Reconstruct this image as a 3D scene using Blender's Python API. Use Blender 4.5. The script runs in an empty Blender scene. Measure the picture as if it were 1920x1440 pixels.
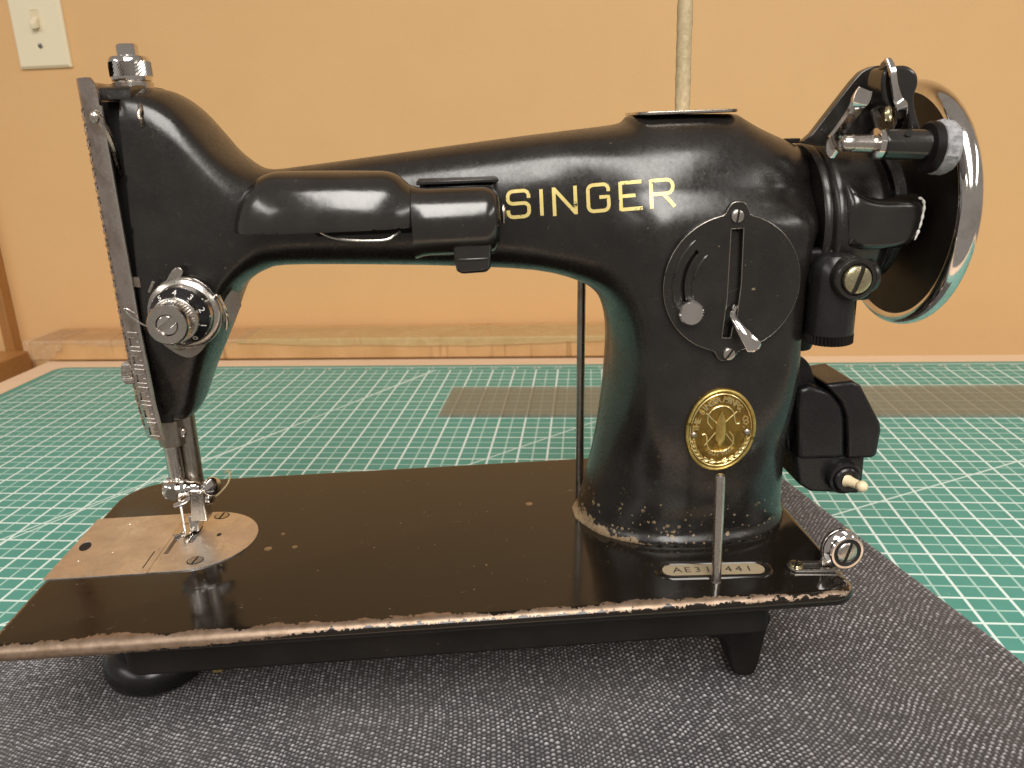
import bpy, math, random
import numpy as np
from mathutils import Matrix, Vector
rng = np.random.default_rng(7); random.seed(7)
SC = bpy.context.scene
COL = SC.collection
S = 0.001                                   # all numbers below are millimetres
V = lambda *a: np.array(a, float)

# ------------------------------------------------------------------ camera
CAM = V(209.78, -300.74, 199.79)
PITCH, YAW, ROLL = (math.radians(a) for a in (17.6, 3.18, -1.99))
FPX = 1513.3                                # focal length in pixels of the 1920 wide photo
def cam_axes():
    cy, sy = math.cos(YAW), math.sin(YAW)
    fw, r, u = V(sy, cy, 0), V(cy, -sy, 0), V(0, 0, 1)
    f2 = fw*math.cos(PITCH) - u*math.sin(PITCH); u2 = fw*math.sin(PITCH) + u*math.cos(PITCH)
    return r*math.cos(ROLL) + u2*math.sin(ROLL), -r*math.sin(ROLL) + u2*math.cos(ROLL), f2
RX, UX, FX = cam_axes()
def at(px, py, **k):
    """point of the line of sight through a photo pixel on the plane x=, y= or z= (mm)"""
    d = FX + (px-960)/FPX*RX - (py-720)/FPX*UX
    (a, v), = k.items(); i = 'xyz'.index(a)
    return CAM + d*(v - CAM[i])/d[i]
cd = bpy.data.cameras.new('camera'); cam = bpy.data.objects.new('camera', cd); COL.objects.link(cam)
m = Matrix.Identity(4)
for i in range(3):
    m[i][0], m[i][1], m[i][2], m[i][3] = RX[i], UX[i], -FX[i], CAM[i]*S
cam.matrix_world = m
cd.sensor_width = 36; cd.lens = 36*FPX/1920; cd.clip_start = 0.01; cd.clip_end = 50
cd.dof.use_dof = True; cd.dof.focus_distance = 0.40; cd.dof.aperture_fstop = 20
SC.camera = cam

# ------------------------------------------------------------------ light
W = bpy.data.worlds.new('World'); SC.world = W; W.use_nodes = True
W.node_tree.nodes['Background'].inputs[0].default_value = (1.0, 0.89, 0.79, 1)
W.node_tree.nodes['Background'].inputs[1].default_value = 0.30
SC.view_settings.view_transform = 'Standard'; SC.view_settings.look = 'None'
SC.view_settings.exposure = 0.0; SC.view_settings.gamma = 1
SC.view_settings.use_curve_mapping = False
def panel(x, y, z, sx, sy, power, col=(1, .955, .90)):
    l = bpy.data.lights.new('ceiling_and_fill_light', 'AREA'); l.shape = 'RECTANGLE'
    l.size = sx; l.size_y = sy; l.energy = power; l.color = col
    o = bpy.data.objects.new('ceiling_and_fill_light', l); o.location = (x, y, z); COL.objects.link(o)
panel(0.30, -2.00, 1.50, 1.0, 2.9, 100)
panel(-2.00, -1.75, 1.50, 0.6, 2.8, 38)  # unseen side fill, added to even out the wall's brightness
panel(2.60, -1.75, 1.50, 0.6, 2.8, 38)  # its counterpart on the right, also an added fill for the wall

# ------------------------------------------------------------------ node helpers
class Mat:
    def __init__(s, name):
        s.m = bpy.data.materials.new(name); s.m.use_nodes = True
        s.t = s.m.node_tree; s.b = s.t.nodes['Principled BSDF']
        tc = s.t.nodes.new('ShaderNodeTexCoord'); s.obj = tc.outputs['Object']
        s.mm = s.vm('MULTIPLY', s.obj, (1000, 1000, 1000))
    def put(s, sock, v):
        if hasattr(v, 'is_output'): s.t.links.new(v, sock)
        elif isinstance(v, tuple) and len(v) == 3 and sock.type == 'RGBA': sock.default_value = (*v, 1)
        else: sock.default_value = v
    def n(s, typ, out=0, props=None, **ins):
        nd = s.t.nodes.new('ShaderNode'+typ)
        for k, v in (props or {}).items(): setattr(nd, k, v)
        for k, v in ins.items():
            s.put(nd.inputs[int(k[1:]) if k[0] == 'i' and k[1:].isdigit() else k], v)
        return nd.outputs[out]
    def vm(s, op, a, b): return s.n('VectorMath', 0, {'operation': op}, i0=a, i1=b)
    def ma(s, op, a, b=0.0, c=0.0, clamp=False): return s.n('Math', 0, {'operation': op, 'use_clamp': clamp}, i0=a, i1=b, i2=c)
    def noise(s, scale, detail=3, rough=.55, vec=None, out=0, dist=0.0):
        return s.n('TexNoise', out, None, Vector=s.mm if vec is None else vec, Scale=scale, Detail=detail, Roughness=rough, Distortion=dist)
    def mr(s, v, a, b, c=0.0, d=1.0, smooth=False):
        nd = s.t.nodes.new('ShaderNodeMapRange'); nd.interpolation_type = 'SMOOTHSTEP' if smooth else 'LINEAR'
        s.put(nd.inputs['Value'], v)
        for i, x in zip(('From Min', 'From Max', 'To Min', 'To Max'), (a, b, c, d)): s.put(nd.inputs[i], x)
        return nd.outputs[0]
    def mix(s, f, a, b):
        nd = s.t.nodes.new('ShaderNodeMix'); nd.data_type = 'RGBA'
        s.put(nd.inputs[0], f); s.put(nd.inputs[6], a); s.put(nd.inputs[7], b); return nd.outputs[2]
    def mixf(s, f, a, b):
        nd = s.t.nodes.new('ShaderNodeMix'); nd.data_type = 'FLOAT'
        s.put(nd.inputs[0], f); s.put(nd.inputs[2], a); s.put(nd.inputs[3], b); return nd.outputs[0]
    def xyz(s, v=None):
        nd = s.t.nodes.new('ShaderNodeSeparateXYZ'); s.put(nd.inputs[0], s.mm if v is None else v); return nd.outputs
    def vec(s, x, y, z): return s.n('CombineXYZ', 0, None, X=x, Y=y, Z=z)
    def bump(s, h, strength=.1, dist=.0005):
        s.put(s.b.inputs['Normal'], s.n('Bump', 0, None, Height=h, Strength=strength, Distance=dist))
    def set(s, **k):
        nm = {'col': 'Base Color', 'rough': 'Roughness', 'metal': 'Metallic', 'ior': 'IOR', 'coat': 'Coat Weight', 'coatr': 'Coat Roughness',
              'alpha': 'Alpha', 'sheen': 'Sheen Weight', 'spec': 'Specular IOR Level', 'trans': 'Transmission Weight', 'sss': 'Subsurface Weight', 'aniso': 'Anisotropic'}
        for a, v in k.items(): s.put(s.b.inputs[nm[a]], v)
        return s
    def specks(s, scale, size, keep):
        """mask of small ragged chips: cells of a Voronoi pattern, only a share of them"""
        nd = s.t.nodes.new('ShaderNodeTexVoronoi')
        wob = s.vm('ADD', s.mm, s.vm('MULTIPLY', s.vm('SUBTRACT', s.noise(1.3, 2, out=1), (.5, .5, .5)), (1.6, 1.6, 1.6)))
        s.put(nd.inputs['Vector'], wob); s.put(nd.inputs['Scale'], scale)
        c = s.t.nodes.new('ShaderNodeSeparateColor'); s.t.links.new(nd.outputs['Color'], c.inputs[0])
        rad = s.ma('MULTIPLY', c.outputs[1], size)
        inside = s.ma('LESS_THAN', nd.outputs['Distance'], rad)
        return s.ma('MULTIPLY', inside, s.ma('LESS_THAN', c.outputs[0], keep))
    def hairs(s, scale, width, gate=.58, stretch=(1, 1, 1)):
        v = s.vm('MULTIPLY', s.mm, stretch)
        a = s.ma('ABSOLUTE', s.ma('SUBTRACT', s.noise(scale, 1, .4, v), .5))
        return s.ma('MULTIPLY', s.ma('LESS_THAN', a, width), s.ma('GREATER_THAN', s.noise(scale*1.7, 2, .5, s.vm('ADD', v, (91, 17, 5))), gate))

TAN = (.165, .115, .06)
def black_paint(name, r0=.17, r1=.30, zone=None, speck=.05, hair=1.0, col=(.010, .0085, .0075), ior=1.58, spec=.5):
    q = Mat(name)
    blot = q.noise(.045, 4)
    base = q.mix(q.mr(blot, .4, .7), col, tuple(c*1.7 for c in col))
    rough = q.mr(q.ma('ADD', q.ma('MULTIPLY', q.noise(.07, 5, .6), .45), q.ma('MULTIPLY', q.noise(.55, 6, .75), .55)), .36, .66, r0, r1)
    hz = q.ma('MAXIMUM', q.hairs(.12, .0016, .62, (1, 1, 1)), q.hairs(.3, .0030, .66, (.3, 1, 1.6)))
    hz = q.ma('MULTIPLY', hz, .30*hair)
    sp = q.specks(.40, .13, speck)
    msk = q.ma('MAXIMUM', hz, sp)
    metal = 0.0
    if zone:
        zm = zone(q); msk = q.ma('MAXIMUM', msk, zm)
    col2 = q.mix(q.mr(q.noise(.5, 3), .35, .65), TAN, (.26, .195, .12))
    q.set(col=q.mix(msk, base, col2), rough=q.mixf(msk, rough, .42), ior=ior, spec=spec)
    hgt = q.ma('SUBTRACT', q.ma('ADD', q.ma('MULTIPLY', q.noise(.11, 2), .5), q.ma('ADD', q.ma('MULTIPLY', q.noise(.8, 3), .04), q.ma('MULTIPLY', q.noise(2.2, 3, .7), .022))), q.ma('MULTIPLY', msk, .05))
    q.bump(hgt, .30, .0006)
    return q.m

def column_zone(q):
    x, y, z = q.xyz()
    nz = q.noise(.22, 4, .62)
    # chips crowd towards the foot of the pillar, a bare bronze patch on its left lower side
    dens = q.mr(z, 0, 38, .75, .0)
    ch = q.ma('MULTIPLY', q.ma('MAXIMUM', q.specks(.33, .44, .30), q.specks(.55, .40, .25)), q.ma('GREATER_THAN', q.ma('ADD', dens, q.ma('MULTIPLY', q.ma('SUBTRACT', nz, .5), 1.6)), .42))
    patch = q.ma('LESS_THAN', q.ma('ADD', z, q.ma('MULTIPLY', nz, 22)), q.mr(x, 262, 306, 17.5, 9.5))
    patch = q.ma('MULTIPLY', patch, q.ma('LESS_THAN', x, 308))
    low = q.ma('MULTIPLY', q.ma('MAXIMUM', ch, patch), q.ma('GREATER_THAN', x, 240))
    return low

def metal(name, col, rough=.22, stain=None, bumps=.05, brush=None):
    q = Mat(name)
    n1 = q.noise(.12, 5, .6); n2 = q.noise(.9, 4, .6)
    c = q.mix(q.mr(n1, .42, .66), col, stain or tuple(k*.78 for k in col))
    r = q.mr(q.ma('ADD', q.ma('MULTIPLY', n1, .5), q.ma('MULTIPLY', n2, .5)), .35, .65, rough*.7, rough*1.45)
    sc = q.hairs(.5, .006, .55, brush or (1, 1, 1))
    q.set(col=q.mix(q.ma('MULTIPLY', sc, .35), c, tuple(k*.5 for k in col)), rough=r, metal=1.0)
    q.bump(n2, bumps, .0003)
    return q.m

M = {}
M['paint'] = black_paint('black_japan_paint', .22, .34)
M['cast'] = black_paint('black_casting_paint', .17, .37, column_zone, .035)
M['gloss'] = black_paint('black_glossy_paint', .14, .25, None, .04, .8, ior=1.72)
M['bakelite'] = black_paint('black_bakelite', .22, .36, None, .02, .5, (.008, .0075, .008), 1.46)
M['wheel'] = black_paint('black_wheel_paint', .36, .48, None, .03, .6, (.009, .0072, .006), 1.36, .35)
M['matte_black'] = black_paint('black_dull_paint', .40, .55, None, .03, .3, (.007, .006, .0055), 1.45, .22)
M['dark'] = Mat('dark_cavity').set(col=(.006, .005, .004), rough=.7).m
M['steel'] = metal('worn_nickel_steel', (.62, .58, .53), .22)
M['chrome'] = metal('polished_chrome', (.74, .72, .70), .09, (.62, .58, .54), .03)
M['dullsteel'] = metal('dull_grey_steel', (.40, .37, .33), .32, (.30, .25, .19), .08)
M['brass'] = metal('aged_brass', (.66, .50, .17), .32, (.50, .36, .11), .08)
M['brassdark'] = metal('patina_and_shade_brass', (.36, .24, .06), .42, (.17, .10, .03), .10)  # badge ground: brown patina, with relief shading also put into the colour
M['brassbright'] = metal('lightened_raised_brass', (.88, .74, .38), .30, (.76, .60, .25), .05)  # raised badge parts, lightened in colour so the relief reads
M['brasslight'] = metal('worn_brass_screw', (.62, .56, .36), .26)
def plate_metal():
    q = Mat('stained_needle_plate_steel')
    n1 = q.noise(.06, 4, .6); n2 = q.noise(.25, 5, .7); n3 = q.noise(2.0, 2)
    c = q.mix(q.mr(n1, .4, .65), (.80, .735, .665), (.66, .59, .515))
    c = q.mix(q.mr(n2, .58, .75), c, (.84, .79, .71))
    sc = q.hairs(.35, .005, .5, (1, .25, 1))
    q.set(col=q.mix(q.ma('MULTIPLY', sc, .4), c, (.25, .19, .13)), rough=q.mr(q.ma('ADD', n1, n2), .8, 1.2, .24, .42), metal=.92)
    q.bump(n3, .05, .0002); return q.m
M['plate'] = plate_metal()
def decal():
    q = Mat('gold_decal')
    w = q.ma('GREATER_THAN', q.noise(.55, 4, .7), .635)
    c = q.mix(q.noise(.3, 2), (.80, .68, .28), (.66, .50, .16))
    q.set(col=q.mix(w, c, (.03, .022, .012)), rough=.38, metal=.25); return q.m
M['decal'] = decal()
M['tanplate'] = Mat('tan_number_plate_metal').set(col=(.42, .34, .22), rough=.5, metal=.35).m
M['streaked'] = metal('streaked_face_plate_steel', (.56, .50, .46), .27, (.36, .29, .24), .05, (1, 1, .05))
M['white_print'] = Mat('white_print').set(col=(.72, .70, .64), rough=.5).m
M['grey_print'] = Mat('grey_print').set(col=(.52, .58, .54), rough=.6).m
M['dark_print'] = Mat('dark_stamping').set(col=(.035, .028, .02), rough=.6).m
def rubber():
    q = Mat('crumbling_grey_rubber'); n = q.noise(.35, 5, .65)
    q.set(col=q.mix(q.mr(n, .4, .62), (.34, .34, .35), (.20, .20, .21)), rough=.65); q.bump(q.noise(.45, 4, .7), .5, .001); return q.m
M['rubber'] = rubber()
M['black_rubber'] = Mat('black_rubber').set(col=(.016, .015, .015), rough=.5).m
M['ivory'] = Mat('ivory_plastic').set(col=(.74, .62, .40), rough=.4).m
M['bone'] = Mat('cream_switch_plastic').set(col=(.80, .70, .50), rough=.3).m
M['blue'] = Mat('blue_needle_mark').set(col=(.10, .25, .60), rough=.4).m
def pinmat():
    q = Mat('worn_spool_pin_finish'); n = q.noise(.45, 5, .7, q.vm('MULTIPLY', q.mm, (1, 1, .7)))
    c = q.mix(q.mr(n, .38, .62), (.50, .40, .23), (.39, .30, .17))
    q.set(col=c, rough=.6); q.bump(q.noise(.5, 4, .7), .5, .0008); return q.m
M['pin'] = pinmat()
def bed_paint():
    q = Mat('worn_black_bed_paint'); x, y, z = q.xyz()
    nz = q.ma('SUBTRACT', q.noise(.16, 6, .68), .5); nf = q.ma('SUBTRACT', q.noise(.5, 5, .7), .5)
    rag = q.ma('ADD', q.ma('MULTIPLY', nz, 9), q.ma('MULTIPLY', nf, 5))
    wide = q.ma('MULTIPLY', q.mr(q.noise(.03, 3), .35, .65, 2.2, 7.2), q.mr(x, 160, 330, 1.0, .62))
    front = q.ma('LESS_THAN', q.ma('ADD', y, rag), wide)
    left = q.ma('MULTIPLY', q.ma('LESS_THAN', q.ma('ADD', x, rag), 2.6), q.ma('LESS_THAN', y, 50))
    right = q.ma('MULTIPLY', q.ma('GREATER_THAN', q.ma('ADD', x, rag), 374.5), q.ma('LESS_THAN', y, 22))
    worn = q.ma('MAXIMUM', front, q.ma('MAXIMUM', left, right))
    # lower half of the lip keeps its paint, more of it towards the right
    low = q.ma('GREATER_THAN', q.ma('ADD', z, q.ma('MULTIPLY', rag, .70)), q.mr(x, 20, 150, -8.5, -1.5))
    worn = q.ma('MULTIPLY', worn, low)
    sp = q.ma('MAXIMUM', q.specks(.16, .10, .22), q.specks(.5, .14, .07))
    hz = q.ma('MULTIPLY', q.hairs(.10, .0012, .60, (.5, 1, 1)), .3)
    msk = q.ma('MAXIMUM', worn, q.ma('MAXIMUM', sp, hz))
    bronze = q.mix(q.mr(q.noise(.2, 5, .65), .35, .65), (.36, .265, .20), (.235, .165, .11))
    n = q.noise(.06, 4)
    q.set(col=q.mix(msk, (.010, .0075, .0055), bronze), metal=q.ma('MULTIPLY', msk, .75), ior=1.47,
          rough=q.mixf(msk, q.mr(q.noise(.09, 5, .65), .35, .68, .07, .17), q.mr(nf, -.3, .3, .34, .5)))
    q.bump(q.ma('SUBTRACT', q.ma('ADD', q.ma('MULTIPLY', n, .22), q.ma('MULTIPLY', q.noise(.6, 2), .012)), q.ma('MULTIPLY', worn, .12)), .22, .0007)
    return q.m
M['bed'] = bed_paint()
def wall_mat():
    q = Mat('orange_wall_paint'); n = q.noise(.012, 4); f = q.noise(.28, 3, .6)
    q.set(col=q.mix(q.mr(n, .3, .7), (.705, .422, .184), (.685, .408, .178)), rough=.6); q.bump(q.ma('ADD', f, q.noise(.09, 3)), .18, .0012); return q.m
M['wall'] = wall_mat()
def wood(name, a, b, rough=.4, st=(.02, .3, .3)):
    q = Mat(name); v = q.vm('MULTIPLY', q.mm, st); n = q.noise(1.0, 5, .6, v, dist=.4)
    q.set(col=q.mix(q.mr(n, .3, .7), a, b), rough=rough); q.bump(n, .08, .0005); return q.m
M['trim'] = wood('stained_trim_wood', (.40, .19, .055), (.30, .13, .035), .4, (.3, .3, .02))
M['desk'] = wood('brown_desk_wood', (.42, .20, .06), (.34, .155, .045), .4)
M['tabletop'] = wood('pale_table_laminate', (.80, .61, .44), (.72, .53, .36), .45)
def card():
    q = Mat('brown_cardboard'); n = q.noise(.03, 4); st = q.noise(.05, 3, .5, q.vm('MULTIPLY', q.mm, (1, .05, .05)))
    c = q.mix(q.mr(n, .35, .65), (.60, .36, .16), (.52, .30, .12))
    q.set(col=q.mix(q.mr(st, .62, .68), c, (.33, .17, .06)), rough=.55); q.bump(q.noise(.2, 3), .1, .001); return q.m
M['card'] = card()
def tape_():
    q = Mat('clear_yellowed_tape'); n = q.noise(.05, 5, .6, dist=.8)
    q.set(col=q.mix(n, (.62, .45, .20), (.68, .54, .28)), rough=.12, alpha=q.mr(n, .3, .7, .45, .70)); q.bump(n, .35, .003); return q.m
M['tape'] = tape_()
def film():
    q = Mat('crinkled_clear_film'); n = q.noise(.06, 5, .6, dist=1.2)
    q.set(col=(.66, .48, .32), rough=.10, alpha=q.mr(n, .35, .7, .12, .42)); q.bump(n, .6, .005); return q.m
M['film'] = film()
def mat_mat():
    q = Mat('green_cutting_mat_print')
    ix = q.xyz(q.vm('MULTIPLY', q.obj, (1/.0254,)*3)); x, y = ix[0], ix[1]
    def near(c, step, half):
        t = q.ma('ABSOLUTE', q.ma('SUBTRACT', q.ma('FRACT', q.ma('ADD', q.ma('DIVIDE', c, step), .5)), .5))
        return q.mr(q.ma('MULTIPLY', t, step), half*.75, half*1.25, 1, 0, True)
    inside = q.ma('MULTIPLY', q.ma('LESS_THAN', y, 6.55), q.ma('GREATER_THAN', x, -25.03))
    bold = q.ma('MULTIPLY', q.ma('MAXIMUM', near(x, 1, .037), near(y, 1, .037)), inside)
    fine = q.ma('MULTIPLY', q.ma('MAXIMUM', near(x, .5, .030), near(y, .5, .030)), inside)
    for (px, py, sl) in ((7.58, -7.69, .577), (-9.9, .93, 1.732), (-3.48, -4.39, .98), (-15.2, -8.6, 1.80)):
        k = math.hypot(1, sl)
        d = q.ma('ABSOLUTE', q.ma('DIVIDE', q.ma('SUBTRACT', q.ma('SUBTRACT', y, py), q.ma('MULTIPLY', q.ma('SUBTRACT', x, px), sl)), k))
        bold = q.ma('MAXIMUM', bold, q.ma('MULTIPLY', q.mr(d, .025, .042, .85, 0, True), inside))
    top = q.mr(q.ma('ABSOLUTE', q.ma('SUBTRACT', y, 7.02)), .05, .07, .6, 0, True)
    lef = q.mr(q.ma('ABSOLUTE', q.ma('SUBTRACT', x, -25.45)), .03, .05, .6, 0, True)
    bold = q.ma('MAXIMUM', bold, q.ma('MAXIMUM', q.ma('MULTIPLY', top, q.ma('GREATER_THAN', x, -25.5)), q.ma('MULTIPLY', lef, q.ma('LESS_THAN', y, 7.05))))
    n = q.noise(.02, 4)
    g = q.mix(q.mr(n, .35, .65), (.070, .285, .242), (.080, .305, .260))
    lint = q.ma('MULTIPLY', q.ma('MAXIMUM', q.hairs(.07, .0016, .56), q.specks(.12, .06, .15)), .30); g = q.mix(lint, g, (.45, .6, .55))
    c = q.mix(q.ma('MULTIPLY', fine, .66), g, (.52, .74, .68)); c = q.mix(q.ma('MULTIPLY', bold, .92), c, (.70, .85, .82))
    q.set(col=c, rough=q.mr(q.noise(.4, 3), .3, .7, .42, .52), spec=.4); q.bump(q.noise(1.2, 2), .08, .0003); return q.m
M['mat'] = mat_mat()
M['mat_edge'] = Mat('dark_green_mat_edge').set(col=(.02, .09, .065), rough=.6).m
def cloth_mat():
    q = Mat('dark_grey_woven_cloth')
    at_ = q.t.nodes.new('ShaderNodeAttribute'); at_.attribute_name = 'tone'
    tone = q.ma('ADD', at_.outputs['Fac'], q.ma('MULTIPLY', q.ma('SUBTRACT', q.noise(1.4, 3, .7), .5), .55))
    big = q.noise(.012, 3)
    c = q.mix(q.mr(tone, .12, .95), (.020, .018, .0195), (.48, .46, .48))
    q.set(col=q.mix(q.mr(big, .4, .7, 0, .35), c, (.085, .075, .072)), rough=.62, sheen=.25); q.bump(q.noise(2.6, 3, .7), .4, .0003)
    return q.m
M['cloth'] = cloth_mat()
def acrylic():
    q = Mat('clear_acrylic_ruler'); ix = q.xyz(); x, y = ix[0], ix[1]
    def near(c, step, half):
        t = q.ma('ABSOLUTE', q.ma('SUBTRACT', q.ma('FRACT', q.ma('DIVIDE', c, step)), .5)); return q.ma('LESS_THAN', q.ma('MULTIPLY', t, step), half)
    ln = q.ma('MAXIMUM', near(y, 6.35, .5), near(x, 25.4, .5))
    q.set(col=q.mix(ln, (.34, .32, .25), (.17, .15, .10)), rough=.08, alpha=q.mixf(ln, .40, .54)); return q.m
M['acrylic'] = acrylic()

# ------------------------------------------------------------------ mesh helpers
def nrm(v): v = np.asarray(v, float); return v/np.linalg.norm(v)
def frame(d, up=None):
    d = nrm(d); a = V(0, 0, 1) if up is None else np.asarray(up, float)
    if abs(d@nrm(a)) > .98: a = V(1, 0, 0)
    x = nrm(np.cross(a, d)); return x, np.cross(d, x), d
class G:
    def __init__(s): s.v, s.f = [], []
    def add(s, v, f):
        o = len(s.v); s.v.extend(np.asarray(v, float).tolist()); s.f.extend([[i+o for i in q] for q in f]); return s
    def rings(s, rs, cap0=True, cap1=True, closed=True):
        n = len(rs[0]); v = np.concatenate(rs); f = []
        for k in range(len(rs)-1):
            for i in range(n if closed else n-1):
                j = (i+1) % n; f.append([k*n+i, k*n+j, (k+1)*n+j, (k+1)*n+i])
        if cap0: f.append(list(range(n))[::-1])
        if cap1: f.append([(len(rs)-1)*n+i for i in range(n)])
        return s.add(v, f)
    def lathe(s, prof, o, d, n=32, up=None, cap=True):
        x, y, z = frame(d, up); a = np.arange(n)/n*2*math.pi; o = np.asarray(o, float)
        return s.rings([o + h*z + max(r, 1e-3)*(np.outer(np.cos(a), x)+np.outer(np.sin(a), y)) for r, h in prof], cap, cap)
    def tube(s, path, rad, n=10, sx=1., up=None):
        P = np.asarray(path, float); rs = []
        for i, p in enumerate(P):
            t = P[min(i+1, len(P)-1)]-P[max(i-1, 0)]; x, y, z = frame(t, up)
            r = rad[i] if hasattr(rad, '__len__') else rad
            a = np.arange(n)/n*2*math.pi
            rs.append(p + r*(sx*np.outer(np.cos(a), x)+np.outer(np.sin(a), y)))
        return s.rings(rs)
    def box(s, lo, hi):
        x0, y0, z0 = lo; x1, y1, z1 = hi
        return s.add([(x0, y0, z0), (x1, y0, z0), (x1, y1, z0), (x0, y1, z0), (x0, y0, z1), (x1, y0, z1), (x1, y1, z1), (x0, y1, z1)],
                     [[0, 3, 2, 1], [4, 5, 6, 7], [0, 1, 5, 4], [1, 2, 6, 5], [2, 3, 7, 6], [3, 0, 4, 7]])
    def obox(s, c, ax, h):
        c = np.asarray(c, float); v = [c + sum(sg[i]*h[i]*np.asarray(ax[i], float) for i in range(3)) for sg in
             ((-1, -1, -1), (1, -1, -1), (1, 1, -1), (-1, 1, -1), (-1, -1, 1), (1, -1, 1), (1, 1, 1), (-1, 1, 1))]
        return s.add(v, [[0, 3, 2, 1], [4, 5, 6, 7], [0, 1, 5, 4], [1, 2, 6, 5], [2, 3, 7, 6], [3, 0, 4, 7]])
    def ball(s, c, r, n=20, m_=12, ax=None):
        r = np.ones(3)*r; ax = np.eye(3) if ax is None else np.array(ax); c = np.asarray(c, float); rs = []
        for k in range(1, m_):
            t = math.pi*k/m_; a = np.arange(n)/n*2*math.pi
            rs.append(c + (np.c_[np.cos(a)*math.sin(t), np.sin(a)*math.sin(t), np.full(n, -math.cos(t))]*r)@ax)
        return s.rings(rs)
    def prism(s, pts, o, ex, ey, depth):
        """outline pts (2d) in the plane o, ex, ey, thickened along ex x ey"""
        ex, ey = nrm(ex), nrm(ey); ez = np.cross(ex, ey); p = np.array(pts, float)
        b = np.asarray(o, float) + p[:, :1]*ex + p[:, 1:]*ey
        return s.rings([b, b + depth*ez])
def spline(pts, n=8, closed=False):
    P = np.array(pts, float); out = []; N = len(P)
    rng_ = range(N if closed else N-1)
    for i in rng_:
        p0, p1, p2, p3 = (P[(i-1) % N], P[i], P[(i+1) % N], P[(i+2) % N]) if closed else (P[max(i-1, 0)], P[i], P[i+1], P[min(i+2, N-1)])
        for t in np.arange(n)/n:
            out.append(.5*((2*p1)+(-p0+p2)*t+(2*p0-5*p1+4*p2-p3)*t*t+(-p0+3*p1-3*p2+p3)*t**3))
    if not closed: out.append(P[-1])
    return np.array(out)
def arc(c, r, a0, a1, n=16):
    a = np.radians(np.linspace(a0, a1, n)); return [(c[0]+r*math.cos(t), c[1]+r*math.sin(t)) for t in a]
WL = {}
def obj(name, g, mat, parent=None, label=None, angle=35, bevel=0, seg=2, mesh=None):
    if mesh is None:
        mesh = bpy.data.meshes.new(name)
        mesh.from_pydata((np.array(g.v)*S).tolist(), [], g.f); mesh.validate(); mesh.update()
        mesh.materials.append(M[mat])
        if angle:
            mesh.polygons.foreach_set('use_smooth', [True]*len(mesh.polygons)); mesh.set_sharp_from_angle(angle=math.radians(angle))
    o = bpy.data.objects.new(name, mesh); COL.objects.link(o)
    if parent is not None:
        o.parent = parent; o.location = -WL.get(parent.name, Vector((0, 0, 0)))
    WL[o.name] = Vector((0, 0, 0))
    if bevel:
        b = o.modifiers.new('bevel', 'BEVEL'); b.width = bevel*S; b.segments = seg; b.limit_method = 'ANGLE'; b.angle_limit = math.radians(40)
    if label: o['label'] = label
    return o
def thing(name, loc, label, cat):
    o = bpy.data.objects.new(name, None); COL.objects.link(o); o.location = Vector(loc)*S; o.empty_display_size = .02
    WL[o.name] = o.location.copy(); o['label'] = label; o['category'] = cat; return o
def tag(o, label, cat): o['label'] = label; o['category'] = cat; return o
def curve_geo(cu):
    ob = bpy.data.objects.new('tmp', cu); me = bpy.data.meshes.new_from_object(ob)
    v = np.array([p.co[:] for p in me.vertices]); f = [list(p.vertices) for p in me.polygons]
    bpy.data.objects.remove(ob); bpy.data.meshes.remove(me); bpy.data.curves.remove(cu); return v, f
def text_geo(s, size, ext=.0, align='CENTER', res=2, off=0.):
    cu = bpy.data.curves.new('text', 'FONT'); cu.body = s; cu.size = size; cu.extrude = ext; cu.align_x = align; cu.offset = off; cu.align_y = 'CENTER'; cu.resolution_u = res
    return curve_geo(cu)
def flat_geo(outlines, half, bev=0.0):
    """flat plate with holes: outlines in 2d, outer first"""
    cu = bpy.data.curves.new('plate', 'CURVE'); cu.dimensions = '2D'; cu.fill_mode = 'BOTH'; cu.extrude = max(half-bev, 1e-4); cu.bevel_depth = bev; cu.bevel_resolution = 1
    for ol in outlines:
        sp = cu.splines.new('POLY'); sp.points.add(len(ol)-1)
        for p, q in zip(sp.points, ol): p.co = (q[0], q[1], 0, 1)
        sp.use_cyclic_u = True
    return curve_geo(cu)
def place(vf, o, ex, ey):
    v, f = vf; ex, ey = nrm(ex), nrm(ey); ez = np.cross(ex, ey)
    return np.asarray(o, float) + v[:, :1]*ex + v[:, 1:2]*ey + v[:, 2:]*ez, f
XA, YA, ZA = V(1, 0, 0), V(0, 1, 0), V(0, 0, 1)
FRONT = (XA, ZA)                                     # ez = -y, towards the viewer
def slot_screw(name, c, d, r, h, mat, parent, ang=20, dome=.35):
    """screw head: a domed disc and its slot as two half heads with a gap between"""
    x, y, z = frame(d, (0, 0, 1)); a = math.radians(ang); sx = math.cos(a)*x+math.sin(a)*y; sy = np.cross(z, sx); c = np.asarray(c, float)
    g = G(); w = .16*r
    for sg in (1, -1):
        t0 = math.asin(w/r); th = np.linspace(t0, math.pi-t0, 14)
        ol = np.c_[np.cos(th)*r, np.sin(th)*r*sg]
        def ring(k, hh): 
            q = ol.copy(); q[:, 0] *= k; q[:, 1] = sg*(w+(np.abs(q[:, 1])-w)*k); return c + q[:, :1]*sx + q[:, 1:]*sy + hh*z
        rs = [ring(1, 0), ring(1, h*(1-dome)), ring(.9, h*(1-.35*dome)), ring(.6, h)]
        if sg < 0: rs = [q[::-1] for q in rs]
        g.rings(rs)
    o = obj(name, g, mat, parent)
    s_ = G().lathe([(r*.97, -.05), (r*.97, h*.35)], c, d, 20, (0, 0, 1)); obj('screw_slot', s_, 'dark', o if parent.parent is None else parent)
    return o
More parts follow.
